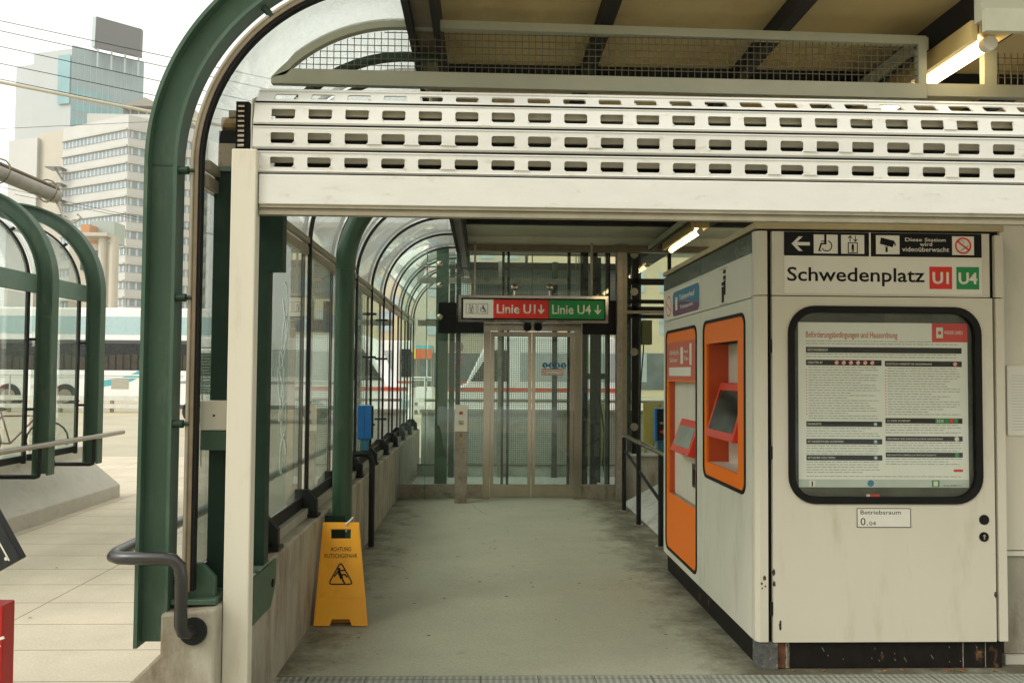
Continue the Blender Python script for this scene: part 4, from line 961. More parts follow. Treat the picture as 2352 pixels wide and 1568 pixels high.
im = MB(); wm = MB(); zc = (zz0+zz1)/2
for px in (1243, 1373):
    wm = MB(); u = gu(px); zt2, zb2 = zz1-.055, zz0+.052; wm.fpoly(FG, [(u-.009, zt2), (u+.009, zt2), (u+.009, zb2+.045), (u+.034, zb2+.066), (u+.040, zb2+.048), (u, zb2), (u-.040, zb2+.048), (u-.034, zb2+.066), (u-.009, zb2+.045)], .002); wm.build('arrow', WHITE, ls)
for px in (1082, 1109):
    u = gu(px); im.line(FG, [(u-.060, zc-.060), (u+.060, zc-.060), (u+.060, zc+.060), (u-.060, zc+.060), (u-.060, zc-.060)], .004, .002)
im.build('pictogram_outline', INK, ls); im = MB(); pic_lift(im, FG, gu(1082), zc, .108, .0025); im.build('pictogram', INK, ls); im = MB(); pic_wheelchair(im, FG, gu(1109), zc, .105, -1, .0025); im.build('pictogram', INK, ls)
for px in (1090, 1360): MB().box(gu(px)-.012, gu(px)+.012, YG+.05, YG+.074, zt_, 3.2).build('hanger', STEEL_D, ls)

# call pillar
YC = 10.45
cp = thing('lift_call_pillar', 'slim steel call pillar with white button panel before the lift', 'call pillar', (0, YC, 0))
c0, c1 = P(1045, 1000, YC).x, P(1073, 1000, YC).x
MB().box(c0, c1, YC, YC+.09, .005, P(1059, 992, YC).z).build('column', STEEL_D, cp, bevel=.003)
tpn = MB().box(c0-.002, c1+.002, YC-.006, YC+.09, P(1059, 991, YC).z, P(1059, 930, YC).z).build('button_panel', CREAM, cp, bevel=.003)
FC = front(YC-.006); q = P(1059, 948, YC); MB().fbox(FC, q.x-.022, q.x+.022, q.z-.018, q.z+.018, .0005, .004).build('indicator', mat('red_led', (.30, .09, .07), .3), tpn)
q = P(1059, 970, YC); bt = MB(); bt.loop2(FC, rect_like(q.x-.026, q.x+.026, q.z-.024, q.z+.024), rect_like(q.x-.021, q.x+.021, q.z-.019, q.z+.019), .0005, .004); bt.line(FC, [(q.x, q.z+.012), (q.x, q.z-.012)], .005, .001); bt.line(FC, [(q.x-.01, q.z-.003), (q.x, q.z-.013), (q.x+.01, q.z-.003)], .005, .002); bt.build('down_button', INK, tpn)
FC2 = front(YC); q = P(1060, 1000, YC); text('K', FC2, q.x-.017, q.x+.014, q.z-.012, q.z+.022, INK, cp, .001, bold=.01); MB().ring(FC2, q.x+.002, q.z-.022, .024, .007, .002, a0=-200, a1=70).build('logo_ring', mat('logo_orange', (.7, .25, .02), .4), cp)

# ------------------------------------------------------------------ right side behind the kiosk: glazed wall on parapet, handrail, validators
gw = thing('rear_glazed_wall', 'framed glass wall on a concrete base right of the lift', 'wall', (3, 10.9, 0))
MB().box(1.768, 6.2, 10.86, 11.0, .005, .55).build('concrete_base', CONC, gw)
MB().box(1.768, 6.2, 10.80, 11.02, .552, .575).build('base_cap', CONC_L, gw)
for px0, px1 in ((1452, 1466), (1535, 1541)):
    MB().box(P(px0, 800, 10.9).x, P(px1, 800, 10.9).x, 10.88, 10.96, .576, 3.3).build('upright', DARKBEAM, gw)
for py0, py1, m_, yo in ((640, 654, DARKBEAM, 0), (688, 697, DARKBEAM, 0), (704, 713, DARKBEAM, 0), (714, 721, BRONZE_L, -.03), (722, 731, DARKBEAM, 0)):
    MB().box(1.84, 6.2, 10.88+yo, 10.95+yo, P(1500, py1, 10.9).z, P(1500, py0, 10.9).z-.002).build('transom', m_, gw)
MB().box(1.86, 6.2, 10.965, 10.972, .60, 3.2).build('pane', EGLASS, gw)
for py in (585, 670, 808, 980):
    q = P(1462, py, 10.85); MB().cyl((q.x-.03, 10.84, q.z), (q.x-.03, 10.86, q.z), .05, 18).build('disc_clamp', BRONZE_L, gw)
MB().box(1.86, 1.93, 11.05, 11.15, .576, 3.3).build('rear_post', GREEN_D, gw)
MB().box(2.02, 2.06, 11.05, 11.15, .576, 3.3).build('rear_post', BLACKM, gw)
sp = P(1476, 735, 10.6); s2 = P(1498, 791, 10.6)
ob = thing('olive_box', 'olive green box hanging on the glazed wall right of the lift', 'box', (sp.x, 10.7, s2.z))
MB().box(sp.x, s2.x, 10.6, 10.78, s2.z, sp.z).build('case', OLIVE, ob, bevel=.006)
MB().tube([(sp.x+.03, 10.7, s2.z), (sp.x+.03, 10.7, s2.z-.06), (sp.x+.0, 10.72, s2.z-.5), (sp.x-.02, 10.74, .60)], .008, 8).build('cable', BLACK, ob)
# yellow boards behind
yb = thing('yellow_board', 'yellow board standing behind the glass right of the lift', 'board', (2.7, 12.8, .6))
a, b = P(1478, 925, 13.3), P(1560, 1032, 13.3)
MB().box(a.x, b.x+.6, 13.3, 13.34, b.z, a.z).build('board', YEL2, yb); MB().cyl((a.x+.15, 13.27, b.z), (a.x+.28, 13.27, a.z+.03), .02, 8).build('strut', STEEL_D, yb)
MB().box(a.x+.02, a.x+.06, 13.3, 13.34, 0, b.z).build('leg', STEEL_D, yb)
yb2 = thing('yellow_board', 'yellow board behind the dark lift cables', 'board', (2.0, 13.4, .2))
a, b = P(1328, 925, 13.6), P(1400, 1055, 13.6)
MB().box(a.x, b.x, 13.6, 13.63, b.z, a.z).build('board', YEL2, yb2); MB().box(a.x+.1, a.x+.16, 13.6, 13.63, 0, b.z).build('leg', STEEL_D, yb2)
MB().box(b.x-.16, b.x-.1, 13.6, 13.63, 0, b.z).build('leg', STEEL_D, yb2)
# handrail
hr = thing('stair_handrail', 'black handrail with steel top rail between lift and kiosk', 'handrail', (1.65, 8.9, 0))
for y in (9.9, 8.97, 7.85):
    MB().cyl((1.65, y, .005), (1.65, y, .86), .026, 12).build('post', BLACKM, hr, smooth=True); MB().cyl((1.65, y, .004), (1.65, y, .014), .05, 14).build('foot', STEEL_D, hr)
MB().tube([(1.65, 9.93, .84), (1.65, 9.93, .88), (1.65, 9.85, .875), (1.65, 7.2, .868)], .026, 14).build('top_rail', STEEL, hr, smooth=True)
MB().tube([(1.66, 9.85, .70), (1.66, 7.95, .42)], .018, 8).build('brace', BLACKM, hr)
sw = thing('stone_wedge', 'worn sloping stone wedge behind the black handrail', 'stone', (2.0, 9.6, 0))
MB().prism([(1.75, 8.4, .006), (1.75, 10.6, .006), (2.6, 10.6, .006), (2.6, 8.4, .006)], (0, 0, .001)).build('base', CONC, sw)
MB().prism([(1.74, 8.2, .008), (2.5, 8.2, .42), (2.5, 8.2, .008)], (0, 2.3, 0)).build('slope', CONC_W, sw)

def validator(x, y, z, label, face):
    t = thing('ticket_validator', label, 'validator', (x, y, z), 'blue ticket validators')
    MB().box(x-.065, x+.065, y-.05, y+.05, z, z+.31).build('case', BLUE, t, bevel=.008)
    MB().box(x-.035, x+.035, y-.04, y+.035, z-.10, z-.001).build('neck', mat('validator_teal', (.02, .11, .16), .4), t)
    if face == 'front':
        MB().box(x-.045, x+.07, y-.056, y-.051, z+.01, z+.30).build('face_plate', INK, t)
        MB().box(x-.02, x+.04, y-.062, y-.057, z+.16, z+.18).build('ticket_slot', STEEL, t)
        MB().fpoly(front(y-.057), [(x-.03, z+.09), (x+.04, z+.12), (x+.04, z+.06)], .001).build('arrow', REDS, t)
    else:
        MB().box(x+.0655, x+.072, y-.04, y+.04, z+.01, z+.30).build('face_plate', INK, t)
        MB().box(x+.0005, x+.002, y-.0515, y-.0505, z+.005, z+.305).build('case_seam', INK, t)
    return t
v1 = P(838, 1008, 7.85); validator(v1.x, 7.85, v1.z, 'blue ticket validator on a bent black pipe above the left parapet', 'side')
v2 = P(1513, 1012, 8.0); validator(v2.x+.02, 8.0, v2.z, 'blue and black ticket validator on the handrail by the kiosk', 'front')
vp = thing('bent_pipe_stand', 'bent black pipe stand in front of the left parapet', 'pipe', (-1.01, 7.85, 0))
MB().tube([(-1.005, 7.82, .005), (-1.005, 7.82, .76), (-1.015, 7.82, .81), (-1.04, 7.82, .845), (-1.08, 7.82, .85), (-1.20, 7.82, .85)], .028, 12).build('pipe', BLACKM, vp, smooth=True)
MB().cyl((-1.005, 7.82, .004), (-1.005, 7.82, .014), .05, 14).build('foot', STEEL_D, vp)

# ------------------------------------------------------------------ wet floor sign
ws = thing('wet_floor_sign', 'yellow folding slippery floor sign tied to the green pipe post', 'floor sign', (-.92, 5.45, 0))
foot = P(782, 1431, 5.40); topp = P(782, 1208, 5.72)
wb, wt_ = .168, .118
hgt = .63; cx_s = foot.x
lean = (Vector((P(784, 1208, 5.68).x, 5.68, P(784, 1208, 5.68).z))-Vector((cx_s, 5.42, .006))).normalized()
FW = Frame((cx_s, 5.42, .006), (1, 0, 0), lean, Vector((1, 0, 0)).cross(lean).normalized())
if FW.N.y > 0: FW.N = -FW.N
H = .655
def hw_(v): return wb+(wt_-wb)*v/H
# front leaf: closed outline with handle hole and foot notch, built as strips
lf_ = MB(); T = .018
def trap(v0, v1, a0=None, a1=None, b0=None, b1=None):
    l0 = -hw_(v0) if a0 is None else a0; l1 = -hw_(v1) if a1 is None else a1; r0 = hw_(v0) if b0 is None else b0; r1 = hw_(v1) if b1 is None else b1
    lf_.prism([FW.p(l0, v0, 0), FW.p(r0, v0, 0), FW.p(r1, v1, 0), FW.p(l1, v1, 0)], FW.N*T)
trap(0, .04, b0=-.07, b1=-.055); trap(0, .04, a0=.07, a1=.055)
trap(.04, .548); trap(.548, .610, b0=-.064, b1=-.066); trap(.548, .610, a0=.064, a1=.066); trap(.610, H)
leaf = lf_.build('front_leaf', YELLOW, ws)
rb_ = MB()
rb_.line(FW, [(-hw_(.17)+.03, .17), (hw_(.17)-.03, .17)], .006, T, .002)
rb_.build('raised_rib', YELLOW, ws)
lip = MB()
for s_ in (-1, 1): lip.line(FW, [(s_*(hw_(.02)-.012), .02), (s_*(hw_(.64)-.010), .64)], .010, T, .004)
lip.build('edge_rib', YELLOW, ws)
bkl = MB(); bkl.prism([(cx_s-wb-.012, 5.50, .006), (cx_s+wb-.02, 5.50, .006), (cx_s+wt_-.06, 5.62, H-.20), (cx_s-wt_-.03, 5.62, H-.20)], (0, .016, 0)); bkl.build('rear_leaf', YELLOW, ws)
text('ACHTUNG', FW, -.066, .066, .465, .492, INK, ws, T+.001, bold=.004)
text('RUTSCHGEFAHR', FW, -.104, .106, .422, .449, INK, ws, T+.001, bold=.004)
pg = MB(); tri = [(0, .395), (-.078, .255), (.078, .255)]
def rounded_tri(pts, r):
    out = []
    for i in range(3):
        p = Vector(pts[i]); a = (Vector(pts[i-1])-p).normalized(); b = (Vector(pts[(i+1) % 3])-p).normalized()
        s0, s1 = p+a*r, p+b*r
        for k in range(5): t = k/4; out.append(tuple((1-t)**2*s0+2*t*(1-t)*p+t*t*s1))
    return out
rt = rounded_tri(tri, .026); pg.line(FW, rt+[rt[0]], .008, T+.0008, .0006)
pg.disk(FW, -.010, .350, .009, T+.001)
pg.line(FW, [(-.012, .335), (.004, .297)], .020, T+.001); pg.line(FW, [(-.014, .335), (-.040, .305)], .008, T+.0015)
pg.line(FW, [(-.004, .338), (.006, .342), (.030, .343)], .008, T+.0016); pg.line(FW, [(.004, .300), (.012, .315), (.028, .315), (.040, .302)], .009, T+.0018); pg.line(FW, [(.004, .298), (.024, .262)], .010, T+.002)
pg.build('slip_pictogram', INK, ws)
tie = MB(); tie.tube([FW.p(.03, .60, -.01), FW.p(.035, .64, T+.006), FW.p(.06, .665, T), FW.p(.075, .69, 0), FW.p(.06, .685, -.03), FW.p(.0, .66, -.10)], .006, 8)
tag(tie.build('cable_tie', mat('tie_white', (.6, .62, .62), .4), smooth=True), 'white plastic strap tying the yellow sign to the post', 'strap')

# ------------------------------------------------------------------ near handrail on the outside
nh = thing('outer_handrail', 'dark steel handrail bent round the near end of the parapet', 'handrail', (-1.3, 3.5, .45))
zz = .86; xo = -1.475; ye = 3.42
path = [(xo, 10.5, zz), (xo, ye+.09, zz), (xo+.012, ye+.04, zz), (xo+.05, ye+.008, zz), (xo+.10, ye, zz), (-1.25, ye, zz), (-1.212, ye, zz-.008), (-1.190, ye, zz-.03), (-1.182, ye, zz-.075), (-1.180, ye, .60), (-1.176, ye+.015, .57), (-1.165, ye+.05, .556), (-1.155, ye+.09, .555)]
MB().tube(path, .0255, 18).build('rail', mat('worn_steel', (.022, .021, .018), .3, metal=0, var=.25, scale=12, spec=.6), nh, smooth=True)
MB().cyl((-1.155, 3.487, .555), (-1.155, 3.498, .555), .055, 22).build('wall_flange', BLACKM, nh, smooth=True)

# ------------------------------------------------------------------ far shelter on the left
fs_ = thing('far_shelter', 'smaller green arched glass shelter across the pavement at left', 'shelter', (-5.37, 8.5, 0))
FXC = -5.37
AY = [9.83, 8.75, 7.67, 6.59, 5.51]
for i, y in enumerate(AY):
    MB().arch(FXC, CZ, .885, 1.012, y-.008, y+.008, .55, full=True, sgn=1, seg=24).build('arch_web', GREEN, fs_, smooth=True)
    MB().arch(FXC, CZ, 1.012, 1.030, y-.065, y+.065, .54, full=True, sgn=1, seg=24).build('arch_flange', GREEN, fs_, smooth=True)
    MB().arch(FXC, CZ, .868, .885, y-.065, y+.065, .54, full=True, sgn=1, seg=24).build('arch_flange', GREEN, fs_, smooth=True)
    MB().arch(FXC, CZ, .78, .815, y-.10, y-.07, .66, full=True, sgn=1, seg=24).build('glazing_bar', BLACKM, fs_, smooth=True)
    for a in (0, 45): c_, s_ = math.cos(math.radians(a)), math.sin(math.radians(a)); MB().cyl((FXC+.80*c_, y-.07, CZ-.05+.80*s_), (FXC+.88*c_, y-.04, CZ-.05+.88*s_), .016, 8).build('standoff', GREEN_D, fs_)
    for z in (1.2, 1.9): MB().cyl((FXC+.80, y-.085, z), (FXC+.88, y-.06, z), .014, 8).build('standoff', BLACKM, fs_)
    if i < 4:
        y1 = AY[i+1]
        MB().box(FXC+.80, FXC+.808, y1+.0, y-.11, .75, 2.36).build('wall_pane', GLASS, fs_)
        MB().box(FXC-.808, FXC-.80, y1+.0, y-.11, .75, 2.36).build('wall_pane', GLASS, fs_)
        MB().arch(FXC, CZ, .796, .804, y1+.0, y-.11, CZ-.02, full=True, sgn=1, seg=18).build('vault_pane', VGLASS, fs_, smooth=True)
        MB().box(FXC+.80, FXC+.87, y1+.08, y+.02, 2.37, 2.55).build('transom', GREEN_L, fs_)
        MB().box(FXC-.87, FXC-.80, y1+.08, y+.02, 2.37, 2.55).build('transom', GREEN_L, fs_)
        MB().box(FXC+.78, FXC+.83, y1+.0, y-.11, .68, .745).build('bottom_rail', BLACKM, fs_)
for y in (8.0, 6.2): MB().cyl((FXC+.3, y, .0), (FXC+.3, y, 3.1), .07, 16).build('inner_post', GREEN_L, fs_, smooth=True)
tag(parapet('shelter_parapet', -4.75, -4.78, 4.5, 10.95, 1, '', CONC_L), 'x', 'parapet') if False else None
pr = [(-4.98, -.05), (-4.98, .64), (-4.74, .62), (-4.74, .56), (-4.70, .50), (-4.36, .15), (-4.36, -.05)]
# floor contact line of its kerb, scaled to the measured line x = -4.70
pr = [(x-.30 if x > -4.6 else x+.02, z) for x, z in pr]
pr = [(-4.92, -.05), (-4.92, .64), (-4.60, .62), (-4.60, .50), (-4.585, .46), (-4.64, .15), (-4.64, -.05)]
pr = [(-4.95, -.05), (-4.95, .66), (-4.72, .64), (-4.60, .52), (-4.22, .15), (-4.22, -.05)]
FPX_ = -4.58
pr = [(FPX_-.62, -.05), (FPX_-.62, .66), (FPX_-.42, .64), (FPX_-.42, .50), (FPX_, .15), (FPX_, -.05)]
tag(MB().prism([(x, 3.0, z) for x, z in pr], (0, 7.98, 0)).build('shelter_parapet', CONC_L, bevel=.012), 'pale sloping concrete base of the far left shelter', 'parapet')
fh = thing('shelter_handrail', 'pale steel handrail on dark brackets along the far shelter', 'handrail', (-4.4, 8, .5))
MB().tube([(-4.28, 3.0, .86), (-4.28, 10.3, .86)], .027, 12).build('rail', mat('rail_steel', (.30, .28, .23), .35, metal=.6, var=.1), fh, smooth=True)
for y in (9.55, 8.40, 7.25, 6.1):
    MB().tube([(-4.28, y, .835), (-4.28, y, .60), (-4.29, y, .57), (-4.32, y, .56), (-4.72, y, .56)], .022, 10).build('bracket', BLACKM, fh, smooth=True)
    MB().cyl((-4.735, y, .56), (-4.715, y, .56), .05, 14).build('wall_flange', BLACKM, fh)
rpi = thing('roof_pipe', 'grey pipe lashed along the top of the far shelter', 'pipe', (-5.2, 8, 3.5))
pp0 = P(-60, 425, 7.0); pp1 = P(128, 490, 9.9)
MB().cyl((pp1.x-.03, 5.5, 3.60), (pp1.x-.03, 9.95, 3.60), .075, 18).build('pipe', mat('pipe_grey', (.30, .28, .23), .5, var=.15), rpi, smooth=True)
MB().cyl((pp1.x-.03, 5.5, 3.70), (pp1.x-.03, 10.0, 3.70), .02, 8).build('conduit', BRONZE, rpi, smooth=True)
for y in (9.75, 8.8, 7.8):
    ring_ = [(pp1.x-.03+.11*math.cos(math.radians(a)), y+.02*math.sin(math.radians(a*2)), 3.62+.13*math.sin(math.radians(a))) for a in range(0, 361, 30)]
    MB().tube(ring_, .008, 6).build('strap', BRONZE, rpi)
MB().tube([(pp1.x+.0, 9.95, 3.52), (pp1.x+.05, 9.98, 3.36), (pp1.x+.18, 9.98, 3.30), (pp1.x+.26, 9.97, 3.36), (pp1.x+.22, 9.95, 3.40)], .014, 8).build('loose_cable', CREAM, rpi, smooth=True)

# ------------------------------------------------------------------ bags at the lower left edge
rbg = thing('red_paper_bag', 'red paper shopping bag standing at the lower left edge', 'bag', (-2.25, 3.85, 0))
t0 = P(22, 1395, 3.75); t1 = P(34, 1560, 3.75)
REDB = mat('bag_red', (.42, .015, .012), .45, var=.12, scale=9)
mb = MB(); xr_t, xr_b = t0.x, t1.x+.03
xr_b -= .085; xr_t -= .05; mb.prism([(xr_b-.45, 3.75, .006), (xr_b, 3.75, .006), (xr_t, 3.79, t0.z), (xr_t-.40, 3.79, t0.z)], (0, .10, 0)); mb.build('bag_body', REDB, rbg, bevel=.008)
text('SALE', front(3.765), xr_t-.30, xr_t-.03, .38, .46, WHITE, rbg, .02, bold=.02) if False else None
lt = MB(); FB = front(3.775); lt.line(FB, [(t0.x-.06, .44), (t0.x-.02, .455)], .012, .03); lt.line(FB, [(t0.x-.06, .41), (t0.x-.035, .42)], .01, .03); lt.build('white_print', WHITE, rbg)
bks = thing('black_case', 'black flat case with pale piping tilted above the red bag', 'case', (-2.3, 3.9, .6))
c_br = P(48, 1283, 3.72); c_tr = P(-25, 1150, 3.72); d1 = (c_tr-c_br).normalized(); d2 = Vector((-d1.z, 0, d1.x)); d2 = -d2 if d2.x > 0 else d2
BC = mat('case_black', (.015, .018, .02), .5, var=.3, scale=25)
FBk = Frame(c_br, d1, d2, Vector((0, -1, 0)))
MB().fbox(FBk, 0, .5, 0, .42, -.05, 0).build('case_body', BC, bks, bevel=.006)
MB().line(FBk, [(.02, .045), (.46, .045)], .006, .001).disk(FBk, .032, .052, .008, .001).build('piping', WHITE, bks)

# ------------------------------------------------------------------ street behind
def coach():
    Y = 36.0; x0, x1 = P(-60, 850, Y).x, P(489, 850, Y).x
    t = thing('double_deck_coach', 'white double-deck coach with cyan swoosh behind the far shelter', 'coach', ((x0+x1)/2, Y+1.2, 0))
    z = lambda py: P(290, py, Y).z
    MB().box(x0, x1, Y, Y+2.5, .45, z(850)).build('body', VWHITE, t, bevel=.05)
    MB().box(x0, x1, Y, Y+2.5, z(790)+.002, z(707)).build('upper_body', VWHITE, t, bevel=.08)
    MB().box(x0+.02, x1-.02, Y+.02, Y+2.48, z(850)+.001, z(790)).build('lower_windows', SCREEN, t)
    MB().box(x0+.1, x1-.1, Y-.012, Y-.001, z(768), z(727)).build('upper_windows', PALEB, t)
    MB().box(x0+.1, x1-.1, Y-.014, Y-.001, z(789), z(781)).build('grey_band', GREY, t)
    s_ = MB(); Fc = front(Y)
    pts = [(P(255+10*k, 880, Y).x, z(893-42*(k/18.0)**.6)) for k in range(-10, 19)] if False else []
    pts = [(P(px, 870, Y).x, z(py)) for px, py in ((200, 886), (256, 878), (280, 874), (300, 868), (320, 858), (345, 848+4))]
    s_.line(Fc, pts, .26, .004); s_.build('swoosh', TEAL, t)
    s_ = MB(); s_.line(Fc, [(P(px, 870, Y).x, z(py)) for px, py in ((395, 905), (410, 893), (430, 883), (455, 880))], .26, .004); s_.build('swoosh', TEAL, t)
    MB().fbox(Fc, P(256, 870, Y).x, P(296, 870, Y).x, z(893), z(870), .002, .01).build('grille', mat('grille_beige', (.42, .40, .32), .6, var=.3, scale=30, stretch=(.1, 1, 8)), t)
    seats = MB()
    for px in range(20, 480, 17): q = P(px, 830, Y); seats.box(q.x-.12, q.x+.12, Y-.006, Y+.0, z(849), z(812+random.randint(0, 10)))
    seats.build('seats', mat('seat_brown', (.05, .04, .025), .7, var=.4, scale=5), t)
    for px in (20, 150, 430):
        q = P(px, 900, Y).x; wl = MB().cyl((q, Y-.03, .5), (q, Y+.3, .5), .5, 24).build('wheel', TYRE, t); MB().cyl((q, Y-.05, .5), (q, Y-.031, .5), .28, 20).build('rim', STEEL_D, wl)
coach()
gr = thing('guard_rail', 'white tubular guard rail in front of the coach', 'railing', (-15, 33, 0))
RW = mat('rail_white', (.62, .62, .56), .5)
for py, r in ((862, .035), (868, .02)):
    q = P(290, py, 33); MB().cyl((-22, 33, q.z), (-2, 33, q.z), r, 8).build('rail', RW, gr)
for k in range(12): MB().cyl((-21.5+k*1.75, 33, 0), (-21.5+k*1.75, 33, P(290, 862, 33).z), .03, 8).build('post', RW, gr)
kb = thing('kerb_barrier', 'low pale barrier rails along the far kerb', 'barrier', (-13, 32.5, 0))
MB().box(-22, -2, 32.4, 32.55, .45, .62).build('upper_beam', RW, kb); MB().box(-22, -2, 32.3, 32.45, .16, .32).build('lower_beam', RW, kb)
for k in range(11): MB().box(-21.6+k*1.9, -21.48+k*1.9, 32.46, 32.56, 0, .45).build('post', STEEL_D, kb)
# ambulance-like van behind lift
def van(x0, x1, Y, ztop, label, stripe, lime=None, name='white_van'):
    t = thing(name, label, 'van', ((x0+x1)/2, Y+1, 0)); zb_ = .42; L = x1-x0
    body = MB(); body.prism([(x0, Y, zb_), (x1, Y, zb_), (x1, Y, ztop-.08), (x1-.08, Y, ztop), (x0+.95, Y, ztop), (x0+.45, Y, 1.35), (x0, Y, 1.15)], (0, 2.0, 0)); body.build('body', VWHITE, t, bevel=.04)
    F_ = front(Y)
    MB().fpoly(F_, [(x0+.56, 1.42), (x0+1.35, 1.42), (x0+1.35, ztop-.30), (x0+.98, ztop-.30)], .004, .01).build('cab_window', SCREEN, t)
    for k in range(2): MB().fbox(F_, x0+1.6+k*1.5, x0+2.8+k*1.5, 1.42, ztop-.35, .004, .014).build('side_window', mat('van_glass', (.40, .44, .43), .2), t)
    MB().fbox(F_, x0+.02, x1-.01, 1.20, 1.28, .004, .010).build('stripe', stripe, t)
    if lime: MB().fbox(F_, lime[0], lime[1], 1.5, ztop-.3, .015, .02).build('lime_marking', LIME, t)
    for q in (x0+.8, x1-.9):
        wl = MB().cyl((q, Y-.02, .36), (q, Y+.25, .36), .36, 24).build('wheel', TYRE, t); MB().cyl((q, Y-.04, .36), (q, Y-.021, .36), .2, 18).build('rim', STEEL_D, wl)
    MB().fbox(F_, x0+.0, x0+.16, .85, 1.0, .003, .012).build('headlight', PALEB, t)
    MB().fbox(F_, x0+.05, x1-.05, .44, .56, .003, .02).build('sill', mat('bumper_grey', (.08, .08, .08), .6), t)
    return t
STR = mat('stripe_red', (.60, .08, .04), .4)
van(P(1020, 900, 18).x, P(1352, 900, 18).x+.6, 18, P(1200, 772, 18).z, 'white van with red stripe seen through the lift', STR, (P(1333, 800, 18).x, P(1352, 800, 18).x))
van(-9.5, -4.2, 26, 2.6, 'white van parked beyond the left glazing', mat('stripe_grey', (.3, .3, .3)))
van(-.8, 4.6, 30, 2.7, 'white delivery van far behind the first one', STR)
# no-stopping signs on a pole
ss = thing('no_stopping_sign', 'two round red and blue signs on a pole behind the lift', 'traffic sign', (-1, 38, 0))
MB().cyl((P(1053, 900, 38).x, 38.05, 0), (P(1053, 900, 38).x, 38.05, 3.2), .04, 8).build('pole', STEEL_D, ss)
for py in (796, 826):
    q = P(1053, py, 38); F_ = front(38)
    d_ = MB().disk(F_, q.x, q.z, .23, 0, .02).build('disc', BLUEL, ss); MB().ring(F_, q.x, q.z, .24, .045, .022).line(F_, [(q.x-.15, q.z+.15), (q.x+.15, q.z-.15)], .05, .022).line(F_, [(q.x+.15, q.z+.15), (q.x-.15, q.z-.15)], .05, .023).build('red_cross', REDS, d_)
# stack of green slatted chairs
sc0, sc1 = P(445, 812, 14), P(484, 905, 14)
scs = thing('slatted_stack', 'stack of green slatted seats beside the key switch box', 'chair stack', (sc0.x, 14.2, 0))
for k in range(14):
    z = sc1.z+(sc0.z-sc1.z)*k/14; MB().box(sc0.x-.02*(k % 3), sc1.x+.5, 14, 14.45, z, z+.03).build('slat', GREEN_L, scs)
MB().box(sc0.x-.01, sc1.x+.5, 14.0, 14.4, sc0.z, sc0.z+.09).build('white_cover', VWHITE, scs, bevel=.03)
for dx in (.02, .55):
    MB().cyl((sc0.x+dx, 14.05, 0), (sc0.x+dx, 14.05, sc0.z), .012, 6).build('leg', STEEL_D, scs); MB().cyl((sc0.x+dx, 14.4, 0), (sc0.x+dx, 14.4, sc0.z), .012, 6).build('leg', STEEL_D, scs)
# bicycles behind the far shelter
def bicycle(x, y, ang, label, colm):
    t = thing('bicycle', label, 'bicycle', (x, y, 0), 'bicycles parked behind the far shelter'); c_, s_ = math.cos(ang), math.sin(ang)
    p = lambda a, z, o=0: (x+a*c_-o*s_, y+a*s_+o*c_, z)
    for a in (-.52, .52):
        w_ = MB().tube([p(a+.33*math.cos(math.radians(k)), .34+.33*math.sin(math.radians(k))) for k in range(0, 361, 20)], .017, 8).build('wheel', TYRE, t)
        sp_ = MB()
        for k in range(0, 180, 30): sp_.tube([p(a+.32*math.cos(math.radians(k)), .34+.32*math.sin(math.radians(k))), p(a-.32*math.cos(math.radians(k)), .34-.32*math.sin(math.radians(k)))], .002, 4)
        sp_.build('spokes', STEEL_D, w_)
    f_ = MB(); 
    for a, b in (((-.52, .34), (-.05, .30)), ((-.05, .30), (.36, .78)), ((-.18, .78), (.36, .78)), ((-.05, .30), (-.2, .85)), ((-.52, .34), (-.18, .78)), ((.52, .34), (.34, .92))): f_.tube([p(*a), p(*b)], .015, 8)
    f_.build('frame', colm, t); MB().tube([p(.30, .95, -.26), p(.36, .96, -.1), p(.36, .96, .1), p(.30, .95, .26)], .012, 8).build('handlebar', BLACKM, t)
    MB().sphere(p(-.22, .90), .1, sq=(1.2, .7, .35)).build('saddle', BLACK, t)
bicycle(-8.2, 15.2, .5, 'bicycle with dull grey-red frame leaning behind the shelter glass', mat('frame_dull', (.16, .06, .05), .5))
bicycle(-9.6, 15.8, -.3, 'bicycle with dark frame nearest the left picture edge', BLACKM)
# wall-side street facades
def facade(name, x0, x1, Y, h, cols, rows, wall, label, depth=10, win=WINB, wf=.5, hf=.5, base=True):
    t = thing(name, label, 'building', ((x0+x1)/2, Y, 0))
    MB().box(x0, x1, Y, Y+depth, 0, h).build('wall', wall, t)
    cw, rh = (x1-x0)/cols, (h-(3.6 if base else .6))/rows; z0 = 3.6 if base else .4
    for r in range(rows):
        for c in range(cols):
            xa = x0+cw*(c+.5); za = z0+rh*(r+.5)
            o = MB().box(xa-cw*wf/2, xa+cw*wf/2, Y-.06, Y-.002, za-rh*hf/2, za+rh*hf/2).build('window', win, t)
    if base: MB().box(x0+.3, x1-.3, Y-.05, Y-.002, .5, 3.0).build('shopfront', WIND, t)
    MB().box(x0-.1, x1+.1, Y-.35, Y+depth, h+.002, h+.4).build('cornice', wall, t)
    return t
OCH = mat('plaster_ochre', (.55, .46, .30), .85, var=.08, scale=.4)
facade('street_building', -14, 3, 62, 12, 9, 3, WALLB, 'low beige street building seen through the left glazing')
facade('street_building', 3.2, 22, 58, 15, 9, 4, OCH, 'ochre street building seen through the lift glass')
facade('street_building', 22.4, 50, 60, 17, 12, 4, WALLW, 'white street building behind the right glazed wall')
